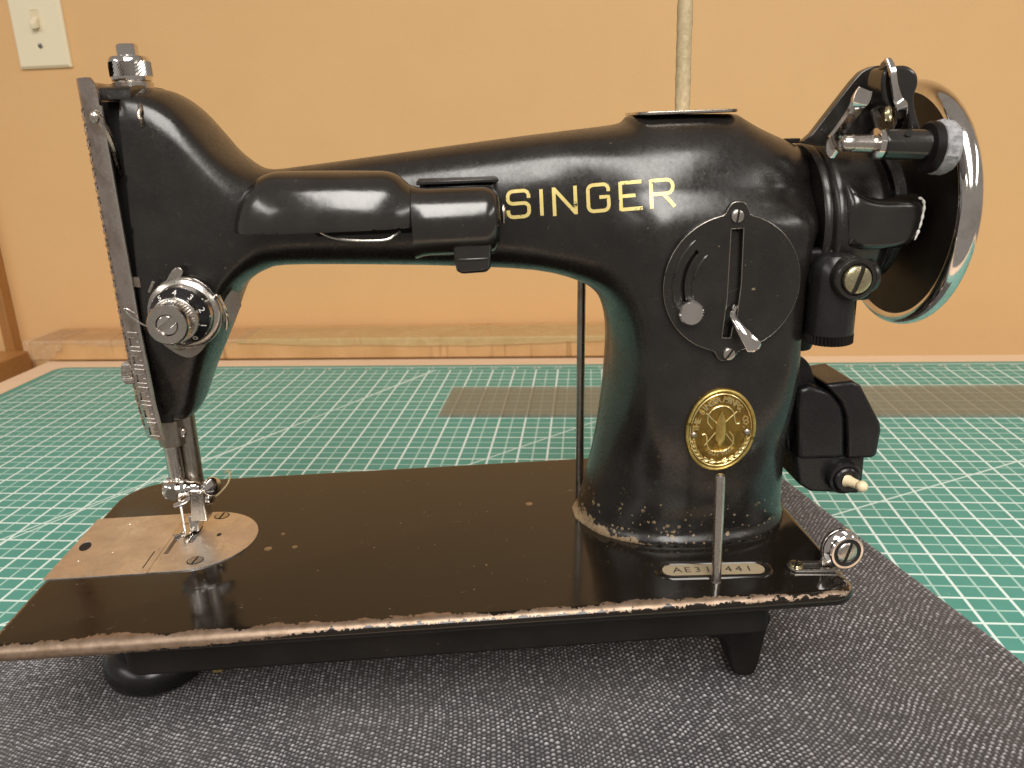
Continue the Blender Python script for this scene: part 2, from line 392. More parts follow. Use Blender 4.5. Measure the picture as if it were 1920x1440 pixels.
def knurl(g, c, d, r, h, n=48, depth=.05, h0=0, bev=.12):
    """knurled cylinder: ridged outline"""
    x, y, z = frame(d); a = np.arange(n*2)/(n*2)*2*math.pi; rr = np.where(np.arange(n*2) % 2, r, r*(1-depth))
    c = np.asarray(c, float)
    ring = lambda k, hh: c + hh*z + k*(np.outer(np.cos(a)*rr, x)+np.outer(np.sin(a)*rr, y))
    return g.rings([ring(1-bev, h0), ring(1, h0+h*bev), ring(1, h0+h*(1-bev)), ring(1-bev, h0+h)])

# ------------------------------------------------------------------ smooth castings: a silhouette inflated by a Poisson field
def inside_poly(P, X, Z):
    r = np.zeros(X.shape, bool); n = len(P)
    for i in range(n):
        (x0, z0), (x1, z1) = P[i], P[(i+1) % n]
        if z0 == z1: continue
        r ^= ((z0 > Z) != (z1 > Z)) & (X < (x1-x0)*(Z-z0)/(z1-z0)+x0)
    return r
def blur(A, sg):
    k = np.exp(-.5*(np.arange(-int(3*sg)-1, int(3*sg)+2)/sg)**2); k /= k.sum()
    for ax in (0, 1): A = np.apply_along_axis(lambda q: np.convolve(q, k, 'same'), ax, A)
    return A
def seg_dist(P, X, Z):
    d = np.full(X.shape, 1e9); n = len(P)
    for i in range(n):
        a, b = P[i], P[(i+1) % n]; e = b-a; l2 = max(e@e, 1e-9)
        t = np.clip(((X-a[0])*e[0]+(Z-a[1])*e[1])/l2, 0, 1)
        d = np.minimum(d, (X-a[0]-t*e[0])**2+(Z-a[1]-t*e[1])**2)
    return np.where(inside_poly(P, X, Z), 1, -1)*np.sqrt(d)
def neigh(A): return [A[2:, 1:-1], A[:-2, 1:-1], A[1:-1, 2:], A[1:-1, :-2]]
class Inflate:
    def __init__(s, poly, yc, gain, Hs, p, res=1.0, sg=1.4, iters=500):
        P = np.array(poly, float); lo, hi = P.min(0)-8, P.max(0)+8
        u = None
        for h in (8*res, 4*res, 2*res, res):
            xs = np.arange(lo[0], hi[0]+h, h); zs = np.arange(lo[1], hi[1]+h, h); X, Z = np.meshgrid(xs, zs, indexing='ij')
            D = seg_dist(P, X, Z); ins = D > 0
            if u is None: u = np.zeros(X.shape)
            else:
                ix = np.clip(np.searchsorted(px, xs)-1, 0, len(px)-2); iz = np.clip(np.searchsorted(pz, zs)-1, 0, len(pz)-2)
                tx = ((xs-px[ix])/(px[1]-px[0]))[:, None]; tz = ((zs-pz[iz])/(pz[1]-pz[0]))[None]
                q = lambda a, b: u[np.ix_(ix+a, iz+b)]
                u = (q(0, 0)*(1-tx)*(1-tz)+q(1, 0)*tx*(1-tz)+q(0, 1)*(1-tx)*tz+q(1, 1)*tx*tz)
            for _ in range(iters):
                v = np.zeros_like(u); v[1:-1, 1:-1] = .25*(sum(neigh(u))+h*h); u = np.where(ins, v, 0)
            px, pz = xs, zs
        # exact rim: near the outline u = r*D - D*D/2 with r taken from a little further in and smoothed
        known = (D > 4*h) & (D < 9*h); r = np.where(known, u/np.where(known, D, 1)+D/2, 0)
        for _ in range(16):
            n_ = np.zeros_like(u); c_ = np.zeros_like(u); n_[1:-1, 1:-1] = sum(neigh(np.where(known, r, 0))); c_[1:-1, 1:-1] = sum(neigh(known.astype(float)))
            new = (c_ > 0) & ~known; r = np.where(new, n_/np.maximum(c_, 1), r); known = known | new
        w_ = blur(known.astype(float), 3.); r = np.where(w_ > .05, blur(np.where(known, r, 0), 3.)/np.maximum(w_, .05), 0)
        t_ = np.clip((D-4*h)/(4*h), 0, 1); t_ = t_*t_*(3-2*t_)
        u = np.where(known, (1-t_)*(r*D-np.maximum(D, 0)**2/2)+t_*u, np.where(D > 0, u, -60.*1))
        u2 = 2*blur(u, .7*sg/res); Gn = gain(X, Z) if callable(gain) else gain; H = Hs(X, Z) if callable(Hs) else Hs
        q = Gn*np.sqrt(np.maximum(u2, 0)); hh = q/(1+(q/H)**p)**(1/p)
        s.h2 = np.where(u2 > 0, hh**2, u2*Gn*Gn); s.h2 = blur(s.h2, .6/res)
        s.xs, s.zs, s.yc, s.res = xs, zs, yc, res
        s.gx, s.gz = np.gradient(s.h2, res)
    def samp(s, A, x, z):
        fx = np.clip((x-s.xs[0])/s.res, 0, len(s.xs)-1.001); fz = np.clip((z-s.zs[0])/s.res, 0, len(s.zs)-1.001)
        i, k = fx.astype(int), fz.astype(int); tx, tz = fx-i, fz-k
        return A[i, k]*(1-tx)*(1-tz)+A[i+1, k]*tx*(1-tz)+A[i, k+1]*(1-tx)*tz+A[i+1, k+1]*tx*tz
    def front(s, x, z): return s.yc-np.sqrt(np.maximum(s.samp(s.h2, np.asarray(x, float), np.asarray(z, float)), 0))
    def onto(s, px, py, y=60.):
        for _ in range(12):
            p = at(px, py, y=y); y = float(s.front(p[0], p[2]))
        return at(px, py, y=y)
    def mesh(s, step, planes=(), ymax=1e9):
        """planes: (point, normal) pairs, the side along the normal is cut off"""
        hm = math.sqrt(max(s.h2.max(), 1))+3
        xs = np.arange(s.xs[0], s.xs[-1], step); zs = np.arange(s.zs[0], s.zs[-1], step); ys = np.arange(s.yc-hm, min(s.yc+hm, ymax+2*step), step)
        X, Y, Z = np.meshgrid(xs, ys, zs, indexing='ij')
        H = s.samp(s.h2, X[:, 0, :], Z[:, 0, :])[:, None, :]
        F = ((Y-s.yc)**2-H)
        pf = [(np.asarray(o, float), nrm(n)) for o, n in planes]
        if ymax < 1e8: pf.append((V(0, ymax, 0), V(0, 1, 0)))
        K = 40.
        for o, n in pf: F = np.maximum(F, K*((X-o[0])*n[0]+(Y-o[1])*n[1]+(Z-o[2])*n[2]))
        v, f = surfnets(F, V(xs[0], ys[0], zs[0]), step)
        free = np.ones(len(v), bool)
        for o, n in pf:
            d = (v-o)@n; free &= d < -.9*step
        for _ in range(5):
            x, y, z = v.T; Fv = (y-s.yc)**2-s.samp(s.h2, x, z)
            g = np.c_[-s.samp(s.gx, x, z), 2*(y-s.yc), -s.samp(s.gz, x, z)]
            d = (Fv/np.maximum((g*g).sum(1), 4))[:, None]*g
            ln = np.linalg.norm(d, axis=1, keepdims=True); d *= np.minimum(1, .5*step/np.maximum(ln, 1e-9))
            v = v-np.where(free[:, None], d, 0)
        for o, n in pf:                                    # flatten the vertices of the cut faces
            d = (v-o)@n; k = np.abs(d) < .6*step; v[k] -= d[k, None]*n
        g_ = G(); g_.v = v.tolist(); g_.f = f.tolist(); return g_
def surfnets(F, org, h):
    s = F < 0; nx, ny, nz = F.shape
    c = sum(s[a:nx-1+a, b:ny-1+b, d:nz-1+d].astype(np.int8) for a in (0, 1) for b in (0, 1) for d in (0, 1))
    act = (c > 0) & (c < 8); idx = np.full(act.shape, -1); I = np.argwhere(act); idx[act] = np.arange(len(I))
    pos = np.zeros((len(I), 3)); cnt = np.zeros(len(I))
    for ax in range(3):
        o1, o2 = [k for k in range(3) if k != ax]
        for a in (0, 1):
            for b in (0, 1):
                off = np.zeros(3, int); off[o1] = a; off[o2] = b; e = off.copy(); e[ax] = 1
                A, B = I+off, I+e; f0 = F[tuple(A.T)]; f1 = F[tuple(B.T)]; cr = (f0 < 0) != (f1 < 0)
                t = np.where(cr, f0/np.where(cr, f0-f1, 1), 0); p = A.astype(float); p[:, ax] += t
                pos[cr] += p[cr]; cnt[cr] += 1
    v = org+h*pos/cnt[:, None]; fs = []
    for ax in range(3):
        o1, o2 = [(1, 2), (2, 0), (0, 1)][ax]
        sl0 = [slice(1, -1)]*3; sl0[ax] = slice(0, -1); sl1 = list(sl0); sl1[ax] = slice(1, None)
        a, b = s[tuple(sl0)], s[tuple(sl1)]; E = np.argwhere(a != b)
        st = a[tuple(E.T)]; base = E+1; base[:, ax] -= 1
        def cell(d1, d2):
            q = base.copy(); q[:, o1] -= d1; q[:, o2] -= d2; return idx[tuple(q.T)]
        q = np.c_[cell(1, 1), cell(0, 1), cell(0, 0), cell(1, 0)]
        fs.append(np.where(st[:, None], q, q[:, ::-1]))
    f = np.concatenate(fs); return v, f[(f >= 0).all(1)]

# ================================================================== SETTING
TH = -.1565; MO = V(313.43, 430.31); TZ = -70.8            # cutting mat: turn, origin of its inch grid, top height
MX, MY = V(math.cos(TH), math.sin(TH), 0), V(-math.sin(TH), math.cos(TH), 0)
def onmat(gx, gy, z=TZ): p = MO+25.4*(gx*MX+gy*MY)[:2]; return V(p[0], p[1], z)
def slab(x0, x1, y0, y1, z0, z1):                          # box aligned with the mat, inches in plan, mm in height
    return G().rings([np.array([onmat(*p, z) for p in ((x0, y0), (x1, y0), (x1, y1), (x0, y1))]) for z in (z0, z1)])
def struct(name, g, mat, **k): o = obj(name, g, mat, None, **k); o['kind'] = 'structure'; return o
WG = 12.2                                                  # the wall's face, inches behind the mat's origin
struct('wall', slab(-70, 70, WG, WG+4, -800, 1700), 'wall', angle=0)
tb = obj('table', slab(-27.6, 40, -21.5, 8.93, -100, TZ-3), 'tabletop', bevel=2); tag(tb, 'pale laminate table top under the green cutting mat', 'table')

# ------------------------------------------------------------------ cutting mat (its own axes are the printed inch grid)
mt = thing('cutting_mat', tuple(onmat(0, 0)), 'green self healing cutting mat with white inch grid lying under the machine', 'cutting mat')
mt.rotation_euler = (0, 0, TH)
def rrect(x0, x1, y0, y1, r, n=8):
    r = np.broadcast_to(r, 4)
    return np.array(arc((x1-r[0], y0+r[0]), r[0], -90, 0, n)+arc((x1-r[1], y1-r[1]), r[1], 0, 90, n)+arc((x0+r[2], y1-r[2]), r[2], 90, 180, n)+arc((x0+r[3], y0+r[3]), r[3], 180, 270, n))
ol = rrect(-25.95*25.4, 34*25.4, -19.5*25.4, 7.38*25.4, 14)
g = G().rings([np.c_[ol, np.full(len(ol), z)] for z in (-3, -.2)], True, True)
def mat_child(name, g, mat, loc=(0, 0, 0)):
    me = bpy.data.meshes.new(name); me.from_pydata((np.array(g.v)*S).tolist(), [], g.f); me.materials.append(M[mat])
    o = bpy.data.objects.new(name, me); COL.objects.link(o); o.parent = mt; o.location = Vector(loc)*S; return o
mat_child('mat_core', g, 'mat_edge')
ol2 = rrect(-25.9*25.4, 33.9*25.4, -19.4*25.4, 7.33*25.4, 13)
mat_child('printed_face', G().rings([np.c_[ol2, np.full(len(ol2), z)] for z in (-.19, 0)], False, True), 'mat')
for i in range(-24, 30):
    mat_child('edge_number', G().add(*place(text_geo(str(i+26), 10, res=1), (i*25.4, 6.79*25.4, .12), XA, YA)), 'white_print')
for j in range(-6, 7):
    mat_child('edge_number', G().add(*place(text_geo(str(j+24), 10, res=1), (-25.23*25.4, j*25.4, .12), XA, YA)), 'white_print')

# ------------------------------------------------------------------ clear ruler, cardboard box, light switch, trim
ru = thing('acrylic_ruler', tuple(onmat(-5.4, .1)), 'clear acrylic quilting ruler with fine lines lying across the mat behind the machine', 'ruler')
ru.rotation_euler = (0, 0, TH)
me = bpy.data.meshes.new('ruler_blade'); gg = G().box((0, 0, .2), (30*25.4, 3.5*25.4, 3.2)); me.from_pydata((np.array(gg.v)*S).tolist(), [], gg.f); me.materials.append(M['acrylic'])
o = bpy.data.objects.new('ruler_blade', me); COL.objects.link(o); o.parent = ru
bx = thing('cardboard_box', tuple(onmat(-11, 10.3, -74)), 'long flat brown cardboard box bound in clear tape behind the cutting mat', 'box')
obj('box_body', slab(-28.5, 6.2, 8.95, 11.9, -73.7, -46.5), 'card', bx, bevel=2.5)
def patch(x0, x1, name, mat, y0=8.9, y1=11.7, zt=-46.2, zf=-58, wav=1.2):
    g = G(); n = 60; rr = []; w = 0
    for k in range(n+1):
        gx = x0+(x1-x0)*k/n; w = .75*w+wav*random.uniform(-.5, .5); e = max(0, math.sin(math.pi*k/n))**.45
        rr.append([onmat(gx, y1-.3+.10*w, zt+.1), onmat(gx, (y0+y1)/2+.3, zt+.3*abs(w)+.2), onmat(gx, y0+.35, zt+.5*abs(w)+.2), onmat(gx, y0+.03, zt+.1), onmat(gx, y0-.03, zt-1.2), onmat(gx, y0-.05-.02*abs(w), (zt+zf)/2), onmat(gx, y0-.04, zt+(zf-zt)*e+2.2*w)])
    g.rings([np.array(q) for q in rr], False, False, False); return obj(name, g, mat, bx)
patch(-17.2, 3.6, 'tape_strip', 'tape', zf=-56, wav=.7)
patch(-28.7, -16.8, 'clear_film', 'film', zf=-52, wav=1.0)
patch(-28.65, -26.6, 'clear_film', 'film', y0=8.85, zf=-71, wav=3)
patch(3.8, 6.3, 'clear_film', 'film', zf=-66, wav=3)

def onwall(px, py, off=0):
    n = MY; o = V(*onmat(0, WG, 0)); d = FX+(px-960)/FPX*RX-(py-720)/FPX*UX
    return CAM+d*(((o-off*n-CAM)@n)/(d@n))
sw0 = onwall(72, 38)
sw = thing('light_switch', tuple(sw0), 'cream toggle light switch plate on the orange wall', 'light switch')
WX, WN = MX, -MY
def wf(x, z, d=0): return sw0+x*WX+z*ZA+d*WN
g = G()
v = [[(-35, -57, 0), (35, -57, 0), (35, 57, 0), (-35, 57, 0)], [(-34.4, -56.4, 3.2), (34.4, -56.4, 3.2), (34.4, 56.4, 3.2), (-34.4, 56.4, 3.2)], [(-31.5, -53.5, 5.6), (31.5, -53.5, 5.6), (31.5, 53.5, 5.6), (-31.5, 53.5, 5.6)]]
g.rings([np.array([wf(*p) for p in q]) for q in v]); obj('switch_plate', g, 'bone', sw, bevel=.8)
fr = G()
for a, b, c_, d_ in ((-6.2, -5, -12.5, 12.5), (5, 6.2, -12.5, 12.5), (-5, 5, 11.3, 12.5), (-5, 5, -12.5, -11.3)):
    fr.rings([np.array([wf(*p, h) for p in ((a, c_), (b, c_), (b, d_), (a, d_))]) for h in (5.5, 6.4)])
obj('toggle_frame', fr, 'bone', sw)
dk = G().rings([np.array([wf(*p, h) for p in ((-5, -11.3), (5, -11.3), (5, 11.3), (-5, 11.3))]) for h in (5.3, 5.75)]); obj('toggle_recess', dk, 'ivory', sw)
tg = G().rings([np.array([wf(*p) for p in q]) for q in ([(-4.4, 4, 5.6), (4.4, 4, 5.6), (4.4, -9, 5.6), (-4.4, -9, 5.6)], [(-3.6, -4.5, 15), (3.6, -4.5, 15), (3.6, -11.5, 13.5), (-3.6, -11.5, 13.5)])]); obj('toggle_lever', tg, 'bone', sw, bevel=.9)
for z in (-30.2, 30.2):
    slot_screw('plate_screw', wf(0, z, 5.5), WN, 3.3, .9, 'dullsteel', sw, 40)
# door casing at the left and the brown board below it
p1, p2 = onwall(-2, 436), onwall(48, 674)
gx1 = ((p2-V(*onmat(0, 0)))@MX)/25.4
dc = obj('door_casing', slab(gx1-.55, gx1, WG-.7, WG+.01, -780, 1650), 'trim', bevel=1.5); tag(dc, 'narrow brown wooden door casing strip on the orange wall at far left', 'door casing')
bs = obj('wooden_desk', slab(-60, gx1+.9, 7.5, WG-.75, -420, -76), 'desk', bevel=2); tag(bs, 'brown wooden desk edge behind the left corner of the table', 'desk')

# ------------------------------------------------------------------ woven cloth under the machine
def cloth():
    step = .47
    FL, FR, BR, BL = V(-92, -48), V(497, -48), V(449, 285), V(-76, 112)
    nu, nv = int(590/step), int(336/step)
    u = np.linspace(0, 1, nu); v = np.linspace(0, 1, nv); U, Vv = np.meshgrid(u, v, indexing='ij')
    P = (FL[None, None]*((1-U)*(1-Vv))[..., None]+FR*(U*(1-Vv))[..., None]+BR*(U*Vv)[..., None]+BL*((1-U)*Vv)[..., None])
    A, B = U*585, Vv*335
    A = A+2.2*np.sin(B*.021+1)+1.1*np.sin(B*.06+A*.02); B = B+2.6*np.sin(A*.017)+1.3*np.sin(A*.041+B*.02)
    ca, cb = 2.15, 1.75
    # thread widths vary from yarn to yarn
    ja = np.cumsum(rng.uniform(.72, 1.28, 700))*ca; jb = np.cumsum(rng.uniform(.72, 1.28, 700))*cb; assert ja[-1] > 700
    ia = np.clip(np.searchsorted(ja, A+60), 1, 698); ib = np.clip(np.searchsorted(jb, B+60), 1, 698)
    fa = (A+60-ja[ia-1])/(ja[ia]-ja[ia-1]); fb = (B+60-jb[ib-1])/(jb[ib]-jb[ib-1])
    par = (ia+ib) % 2
    weft = np.sqrt(np.clip(1-(2*fb-1)**2, 0, 1))*np.sin(np.pi*np.clip(fa, 0, 1))**.7
    warp = np.sqrt(np.clip(1-(2*fa-1)**2, 0, 1))*np.sin(np.pi*np.clip(fb, 0, 1))**.7
    r1 = rng.random((701, 701))**1.2; hgt = np.where(par == 0, weft*(.85+.30*r1[ia, ib]), warp*(.50+.25*r1[ia, ib]))
    tone_y = rng.random(701); tone_x = rng.random(701)
    tone = np.where(par == 0, .42*r1[ia, ib]+.22*tone_y[ib]+.30, .14*r1[ib, ia]+.14*tone_x[ia])*(.03+.97*np.clip(hgt, 0, None)**1.2)
    X, Y = P[..., 0], P[..., 1]
    wr = 1.3*np.sin(X*.013+Y*.02)+1.0*np.sin(X*.031-Y*.012+2)+.7*np.sin(X*.05+Y*.06)
    edge = np.minimum(np.minimum(U*585, (1-U)*585), np.minimum(Vv*335, (1-Vv)*335))
    z = TZ+.5+2.3*np.clip(edge/7, 0, 1)**.5+wr*.55*np.clip(edge/20, 0, 1)+1.15*hgt
    for (fx, fy, rad, dep) in ((42, 55, 26, 1.6), (340, 36, 18, 1.6)):
        z = z-dep*np.exp(-((X-fx)**2+(Y-fy)**2)/(2*rad**2))
    co = np.stack([X, Y, np.maximum(z, TZ+.15)], -1).reshape(-1, 3)*S
    i = np.arange(nu*nv).reshape(nu, nv)
    q = np.stack([i[:-1, :-1], i[1:, :-1], i[1:, 1:], i[:-1, 1:]], -1).reshape(-1, 4)
    me = bpy.data.meshes.new('woven_cloth'); me.vertices.add(len(co)); me.vertices.foreach_set('co', co.astype(np.float32).ravel())
    me.loops.add(q.size); me.loops.foreach_set('vertex_index', q.astype(np.int32).ravel())
    me.polygons.add(len(q)); me.polygons.foreach_set('loop_start', (np.arange(len(q))*4).astype(np.int32))
    me.polygons.foreach_set('use_smooth', np.ones(len(q), bool)); me.update(calc_edges=True)
    at_ = me.attributes.new('tone', 'FLOAT', 'POINT'); at_.data.foreach_set('value', tone.astype(np.float32).ravel())
    me.materials.append(M['cloth'])
    o = bpy.data.objects.new('woven_cloth', me); COL.objects.link(o)
    tag(o, 'dark grey coarsely woven cloth spread on the mat under the machine', 'cloth')
cloth()

# ================================================================== SEWING MACHINE
sm = thing('sewing_machine', (189, 90, -67), 'old black sewing machine with gold lettering standing on the grey cloth', 'sewing machine')
YC = 92
# ---- bed: rounded slab with a half-round lip
BW_, BD = 378., 169.
def bed_ring(ins, z):
    o_ = rrect(ins, BW_-ins, ins, BD-ins, np.maximum(np.array([11, 14, 27, 9])-ins, .5), 10); return np.c_[o_, np.full(len(o_), z)]
prof = [(4.2, 0)]+[(4.2-4.2*math.sin(t), -3.6+3.6*math.cos(t)) for t in np.linspace(.15, math.pi/2, 7)]+[(.05, -4.4), (.8, -6.6), (2.4, -7.6)]
g = G().rings([bed_ring(a, z) for a, z in prof][::-1]); bed = obj('bed', g, 'bed', sm, angle=50)
g = G()
ol = rrect(51, 343, 9, 160, 9)
g.rings([np.c_[ol, np.full(len(ol), z)] for z in (-24.6, -7.2)]); obj('under_tray', g, 'matte_black', sm, bevel=1.5)
# foot under the left end and the leg under the right end
fc = at(296, 1262, y=67); g = G(); c = V(fc[0], 71, -68.2); prof = [(3, 0), (16, .2), (21.5, 2), (25, 5.5), (26.2, 10), (25.4, 15), (22.5, 18.5), (19.5, 20), (18.5, 43)]
g.lathe(prof, c, ZA, 48); obj('round_foot', g, 'bakelite', sm, angle=60)
g = G(); lg = [tuple(at(px, py, y=34)[[0, 2]]) for px, py in ((1330, 1165), (1440, 1150), (1436, 1190), (1428, 1225), (1419, 1256), (1408, 1267), (1388, 1268), (1374, 1258), (1367, 1235), (1362, 1215), (1350, 1200), (1330, 1195))]
g.prism(spline(lg, 4, True), (0, 50, 0), XA, ZA, 16); obj('support_leg', g, 'matte_black', sm, bevel=1.5)
g = G().box((78, 40, -48), (83, 44, -24)); obj('brass_stud', g, 'brass', sm, bevel=.5)
# ---- bed fittings
def plate_on(name, outlines, z, half, mat, parent, bev=.12):
    return obj(name, G().add(*place(flat_geo(outlines, half, bev), (0, 0, z), XA, YA)), mat, parent, angle=40)
sl = plate_on('slide_plate', [[(.6, 55.2), (49.2, 55.2), (49.2, 118.4), (.6, 118.4)], [(7+3.1*math.cos(t)-.9*math.sin(t), 86.7+1.6*math.sin(t)*3.2) for t in np.linspace(0, 2*math.pi, 24)[:-1]]], .22, .3, 'plate', sm)
plate_on('finger_hole', [[(7+4*math.cos(t), 86.7+6*math.sin(t)) for t in np.linspace(0, 2*math.pi, 24)[:-1]]], .03, .02, 'dark', sl)
for (x, y) in ((21, 110), (24, 79), (10, 72)):
    obj('rivet', G().lathe([(.9, .5), (.8, .62), (.3, .68)], (x, y, 0), ZA, 12), 'plate', sl)
npo = [(49.7, 55.4), (63, 55.4)]+arc((63, 86.9), 31.5, -90, 90, 30)[1:]+[(49.7, 118.4)]
s1 = [(51.3, 73), (53.6, 73), (53.6, 107), (51.3, 107)]; s2 = [(58.3, 83.5), (62.9, 83.5), (62.9, 102), (58.3, 102)]
npl = plate_on('needle_plate', [npo, s1, s2], .26, .34, 'plate', sm)
plate_on('feed_slot', [[(51, 72.6), (63.2, 72.6), (63.2, 107.4), (51, 107.4)]], .035, .02, 'dark', npl)
g = G()
for k in range(12):
    y = 74.2+k*2.75; g.prism([(0, 0), (1.7, .55), (1.7, -.6), (0, -.6)], (51.7, y, .35), YA, ZA, 1.6)
for k in range(7):
    y = 84.3+k*2.5
    g.prism([(0, 0), (1.6, .55), (1.6, -.6), (0, -.6)], (58.6, y, .35), YA, ZA, 1.5); g.prism([(0, 0), (1.6, .7), (1.6, -.6), (0, -.6)], (61.0, y, .35), YA, ZA, 1.6)
obj('feed_dog', g, 'chrome', npl)
for x, y in ((69.6, 113.0), (69.7, 64.3)):
    slot_screw('plate_screw', (x, y, .62), ZA, 3.5, .22, 'steel', npl, -8, .2)
    obj('screw_ring', G().lathe([(4.1, 0), (4.1, .05)], (x, y, .6), ZA, 24), 'dark', npl)
plate_on('oil_hole', [[(74.2+1.2*math.cos(t), 90.6+1.7*math.sin(t)) for t in np.linspace(0, 2*math.pi, 14)[:-1]]], .64, .03, 'dark', npl, .01)
g = G().box((45.5, 60, .5), (46.1, 76.5, .56)); obj('seam_mark', g, 'dark', sl)
for (x, y, r_) in ((103.5, 72.8, 2.0), (117, 73, 1.5), (239.6, 106.2, 2.0), (108, 88, 1.2)):
    obj('bed_screw', G().lathe([(r_, -.1), (r_, .12), (r_*.7, .2)], (x, y, 0), ZA, 16), 'dullsteel', sm)

# ---- main casting: arm, head and pillar in one
top = [(20, 223), (59, 223.2), (76.3, 222), (85.4, 219.6), (93.8, 213.2), (101.8, 203), (107.8, 195), (116.6, 187.6), (123.6, 185.2), (136, 186), (170.7, 189.3), (208.1, 193), (245.7, 196.5), (284, 199.8), (289, 202.5), (292, 203.6),
       (338, 202.8), (341.5, 201.8), (345.5, 199.5), (352.5, 195.6), (366, 189.6), (371.4, 186.7), (377, 180)]
right = [(377, 150), (372.5, 138), (371.5, 100), (372, 40), (372.5, 10), (373.6, 2.5), (377, -2), (377, -30)]
left = [(260.5, -30), (260.5, -2), (264.6, 2.5), (266.4, 9), (269.9, 22), (274.3, 40), (278.2, 63.5), (280.4, 83.6), (281, 100.4), (278.8, 113), (274.5, 121.2), (265.2, 127.6), (244.1, 133.6), (205, 137.2), (165, 139.6), (126, 141.2), (117, 139.6), (109.9, 136.3), (104.2, 131.2),
        (99.3, 121.9), (96.3, 114.6), (91.8, 106), (84, 91.2), (79, 80), (75, 72.2), (68.5, 67.4), (50, 66.2), (20, 66)]
sil = spline(top+right+left, 3, True)
def sstep(x, a, b): t = np.clip((x-a)/(b-a), 0, 1); return t*t*(3-2*t)
def c_gain(X, Z):
    head = 1-sstep(X, 92, 128); col = sstep(X, 268, 300)*(sstep(Z, 30, 90))*(1-sstep(Z, 150, 172))
    foot = sstep(X, 250, 262)*(1-sstep(Z, 0, 6.5))
    return 1.03+.55*head+.62*col+.10*foot
def c_H(X, Z):
    head = 1-sstep(X, 88, 135); hh = 18+12.5*sstep(Z, 66, 128); col = sstep(X, 250, 300)
    return head*hh+(1-head)*(32+col*(15.5+.0*Z)+col*3.5*(1-sstep(Z, 5, 110))+col*4.5*(1-sstep(Z, 0, 6.5)))
CA = Inflate(sil, YC, c_gain, c_H, 5, 1.0)
hx = lambda z: 64.6+max(0, (z-110))*.058
g = CA.mesh(1.3, [((0, 0, -.6), (0, 0, -1)), ((64.6, 0, 110), (-1, 0, .058)), ((375.6, 0, 0), (1, 0, 0))])
cast = obj('body_casting', g, 'cast', sm, angle=60)
# lettering
def stroke_letters():
    A_ = lambda cx, cy, rx, ry, a0, a1, n=7: [(cx+rx*math.cos(math.radians(t)), cy+ry*math.sin(math.radians(t))) for t in np.linspace(a0, a1, n)]
    c = .17; r_ = .26
    L = {'S': [[(1, .70), (1, .80)]+A_(1-r_, 1-.2, r_, .2, 0, 90)+A_(r_, .8, r_, .2, 90, 180)+A_(r_, .7, r_, .18, 180, 270)+A_(1-r_, .34, r_, .18, 90, 0)+A_(1-r_, .2, r_, .2, 0, -90)+A_(r_, .2, r_, .2, 270, 180)+[(0, .28)]],
         'I': [[(.5, 0), (.5, 1)]], 'N': [[(0, -.04), (0, 1.04)], [(0, 1), (1, 0)], [(1, -.04), (1, 1.04)]],
         'G': [[(1, .72), (1, .80)]+A_(1-r_, .8, r_, .2, 0, 90)+A_(r_, .8, r_, .2, 90, 180)+A_(r_, .2, r_, .2, 180, 270)+A_(1-r_, .2, r_, .2, 270, 360)+[(1, .52), (.55, .52)]],
         'E': [[(0, -.04), (0, 1.04)], [(0, 1), (1.05, 1)], [(0, .5), (.72, .5)], [(0, 0), (1.05, 0)]],
         'R': [[(0, -.04), (0, 1.04)], [(0, 1), (1-r_, 1)]+A_(1-r_, .74, r_, .26, 90, -90)+[(0, .48)], [(.55, .48), (1.05, -.03)]]}
    boxes = {'S': (952.5, 358.3, 991.5, 406.7, -3.6), 'I': (1010, 355, 1020.5, 404.5, 0), 'N': (1039, 352, 1079, 401.5, -1.5), 'G': (1102.7, 346.5, 1141, 395.5, -3), 'E': (1163.6, 342, 1202, 391.7, -3), 'R': (1221, 337.6, 1262, 387.4, -4)}
    for ch, (x0, y0, x1, y1, sk) in boxes.items():
        g = G()
        for kk, st in enumerate(L[ch]):
            P = np.array(st); d = np.linalg.norm(np.diff(P, axis=0), axis=1); P = P[np.r_[True, d > 1e-6]]
            W_, H_ = x1-x0, y1-y0; lean = -1.2/50
            Q = np.c_[x0+P[:, 0]*W_+(P[:, 1]-.5)*H_*lean*(-1)*0-(P[:, 1]-.5)*2.2, y1-P[:, 1]*H_-(P[:, 0]-.5)*W_*.085]
            D = [Q[0]]
            for a, b in zip(Q[:-1], Q[1:]):
                n = max(1, int(np.hypot(*(b-a))/5)); D += [a+(b-a)*k/n for k in range(1, n+1)]
            D = np.array(D); rs = []
            for i in range(len(D)):
                t = D[min(i+1, len(D)-1)]-D[max(i-1, 0)]; t = t/np.hypot(*t); nn = V(-t[1], t[0])*3.35
                a, b = CA.onto(*(D[i]+nn)), CA.onto(*(D[i]-nn)); off = V(0, -.12-.012*kk, .05)
                rs.append(np.array([a+off, b+off]))
            g.rings(rs, False, False, False)
        obj('gold_letter', g, 'decal', cast)
stroke_letters()
# bare top plate, spool pin and screws on top of the pillar
g = G().prism(rrect(291.2, 338.6, YC-17, YC+18, 7), (0, 0, 203.3), XA, YA, 1.4); tp = obj('top_cover_plate', g, 'steel', sm, bevel=.3)
def top_z(p): return p
pts = [(315.8+random.uniform(-.12, .12), 92, z) for z in np.linspace(204.5, 262, 24)]
obj('spool_pin', G().tube(pts, [3.5+random.uniform(-.22, .22)-.004*k for k in range(24)], 18), 'pin', sm)
g = G().box((366, 88, 188.4), (372, 95, 190.6)); obj('oil_cap', g, 'matte_black', sm, bevel=.4)
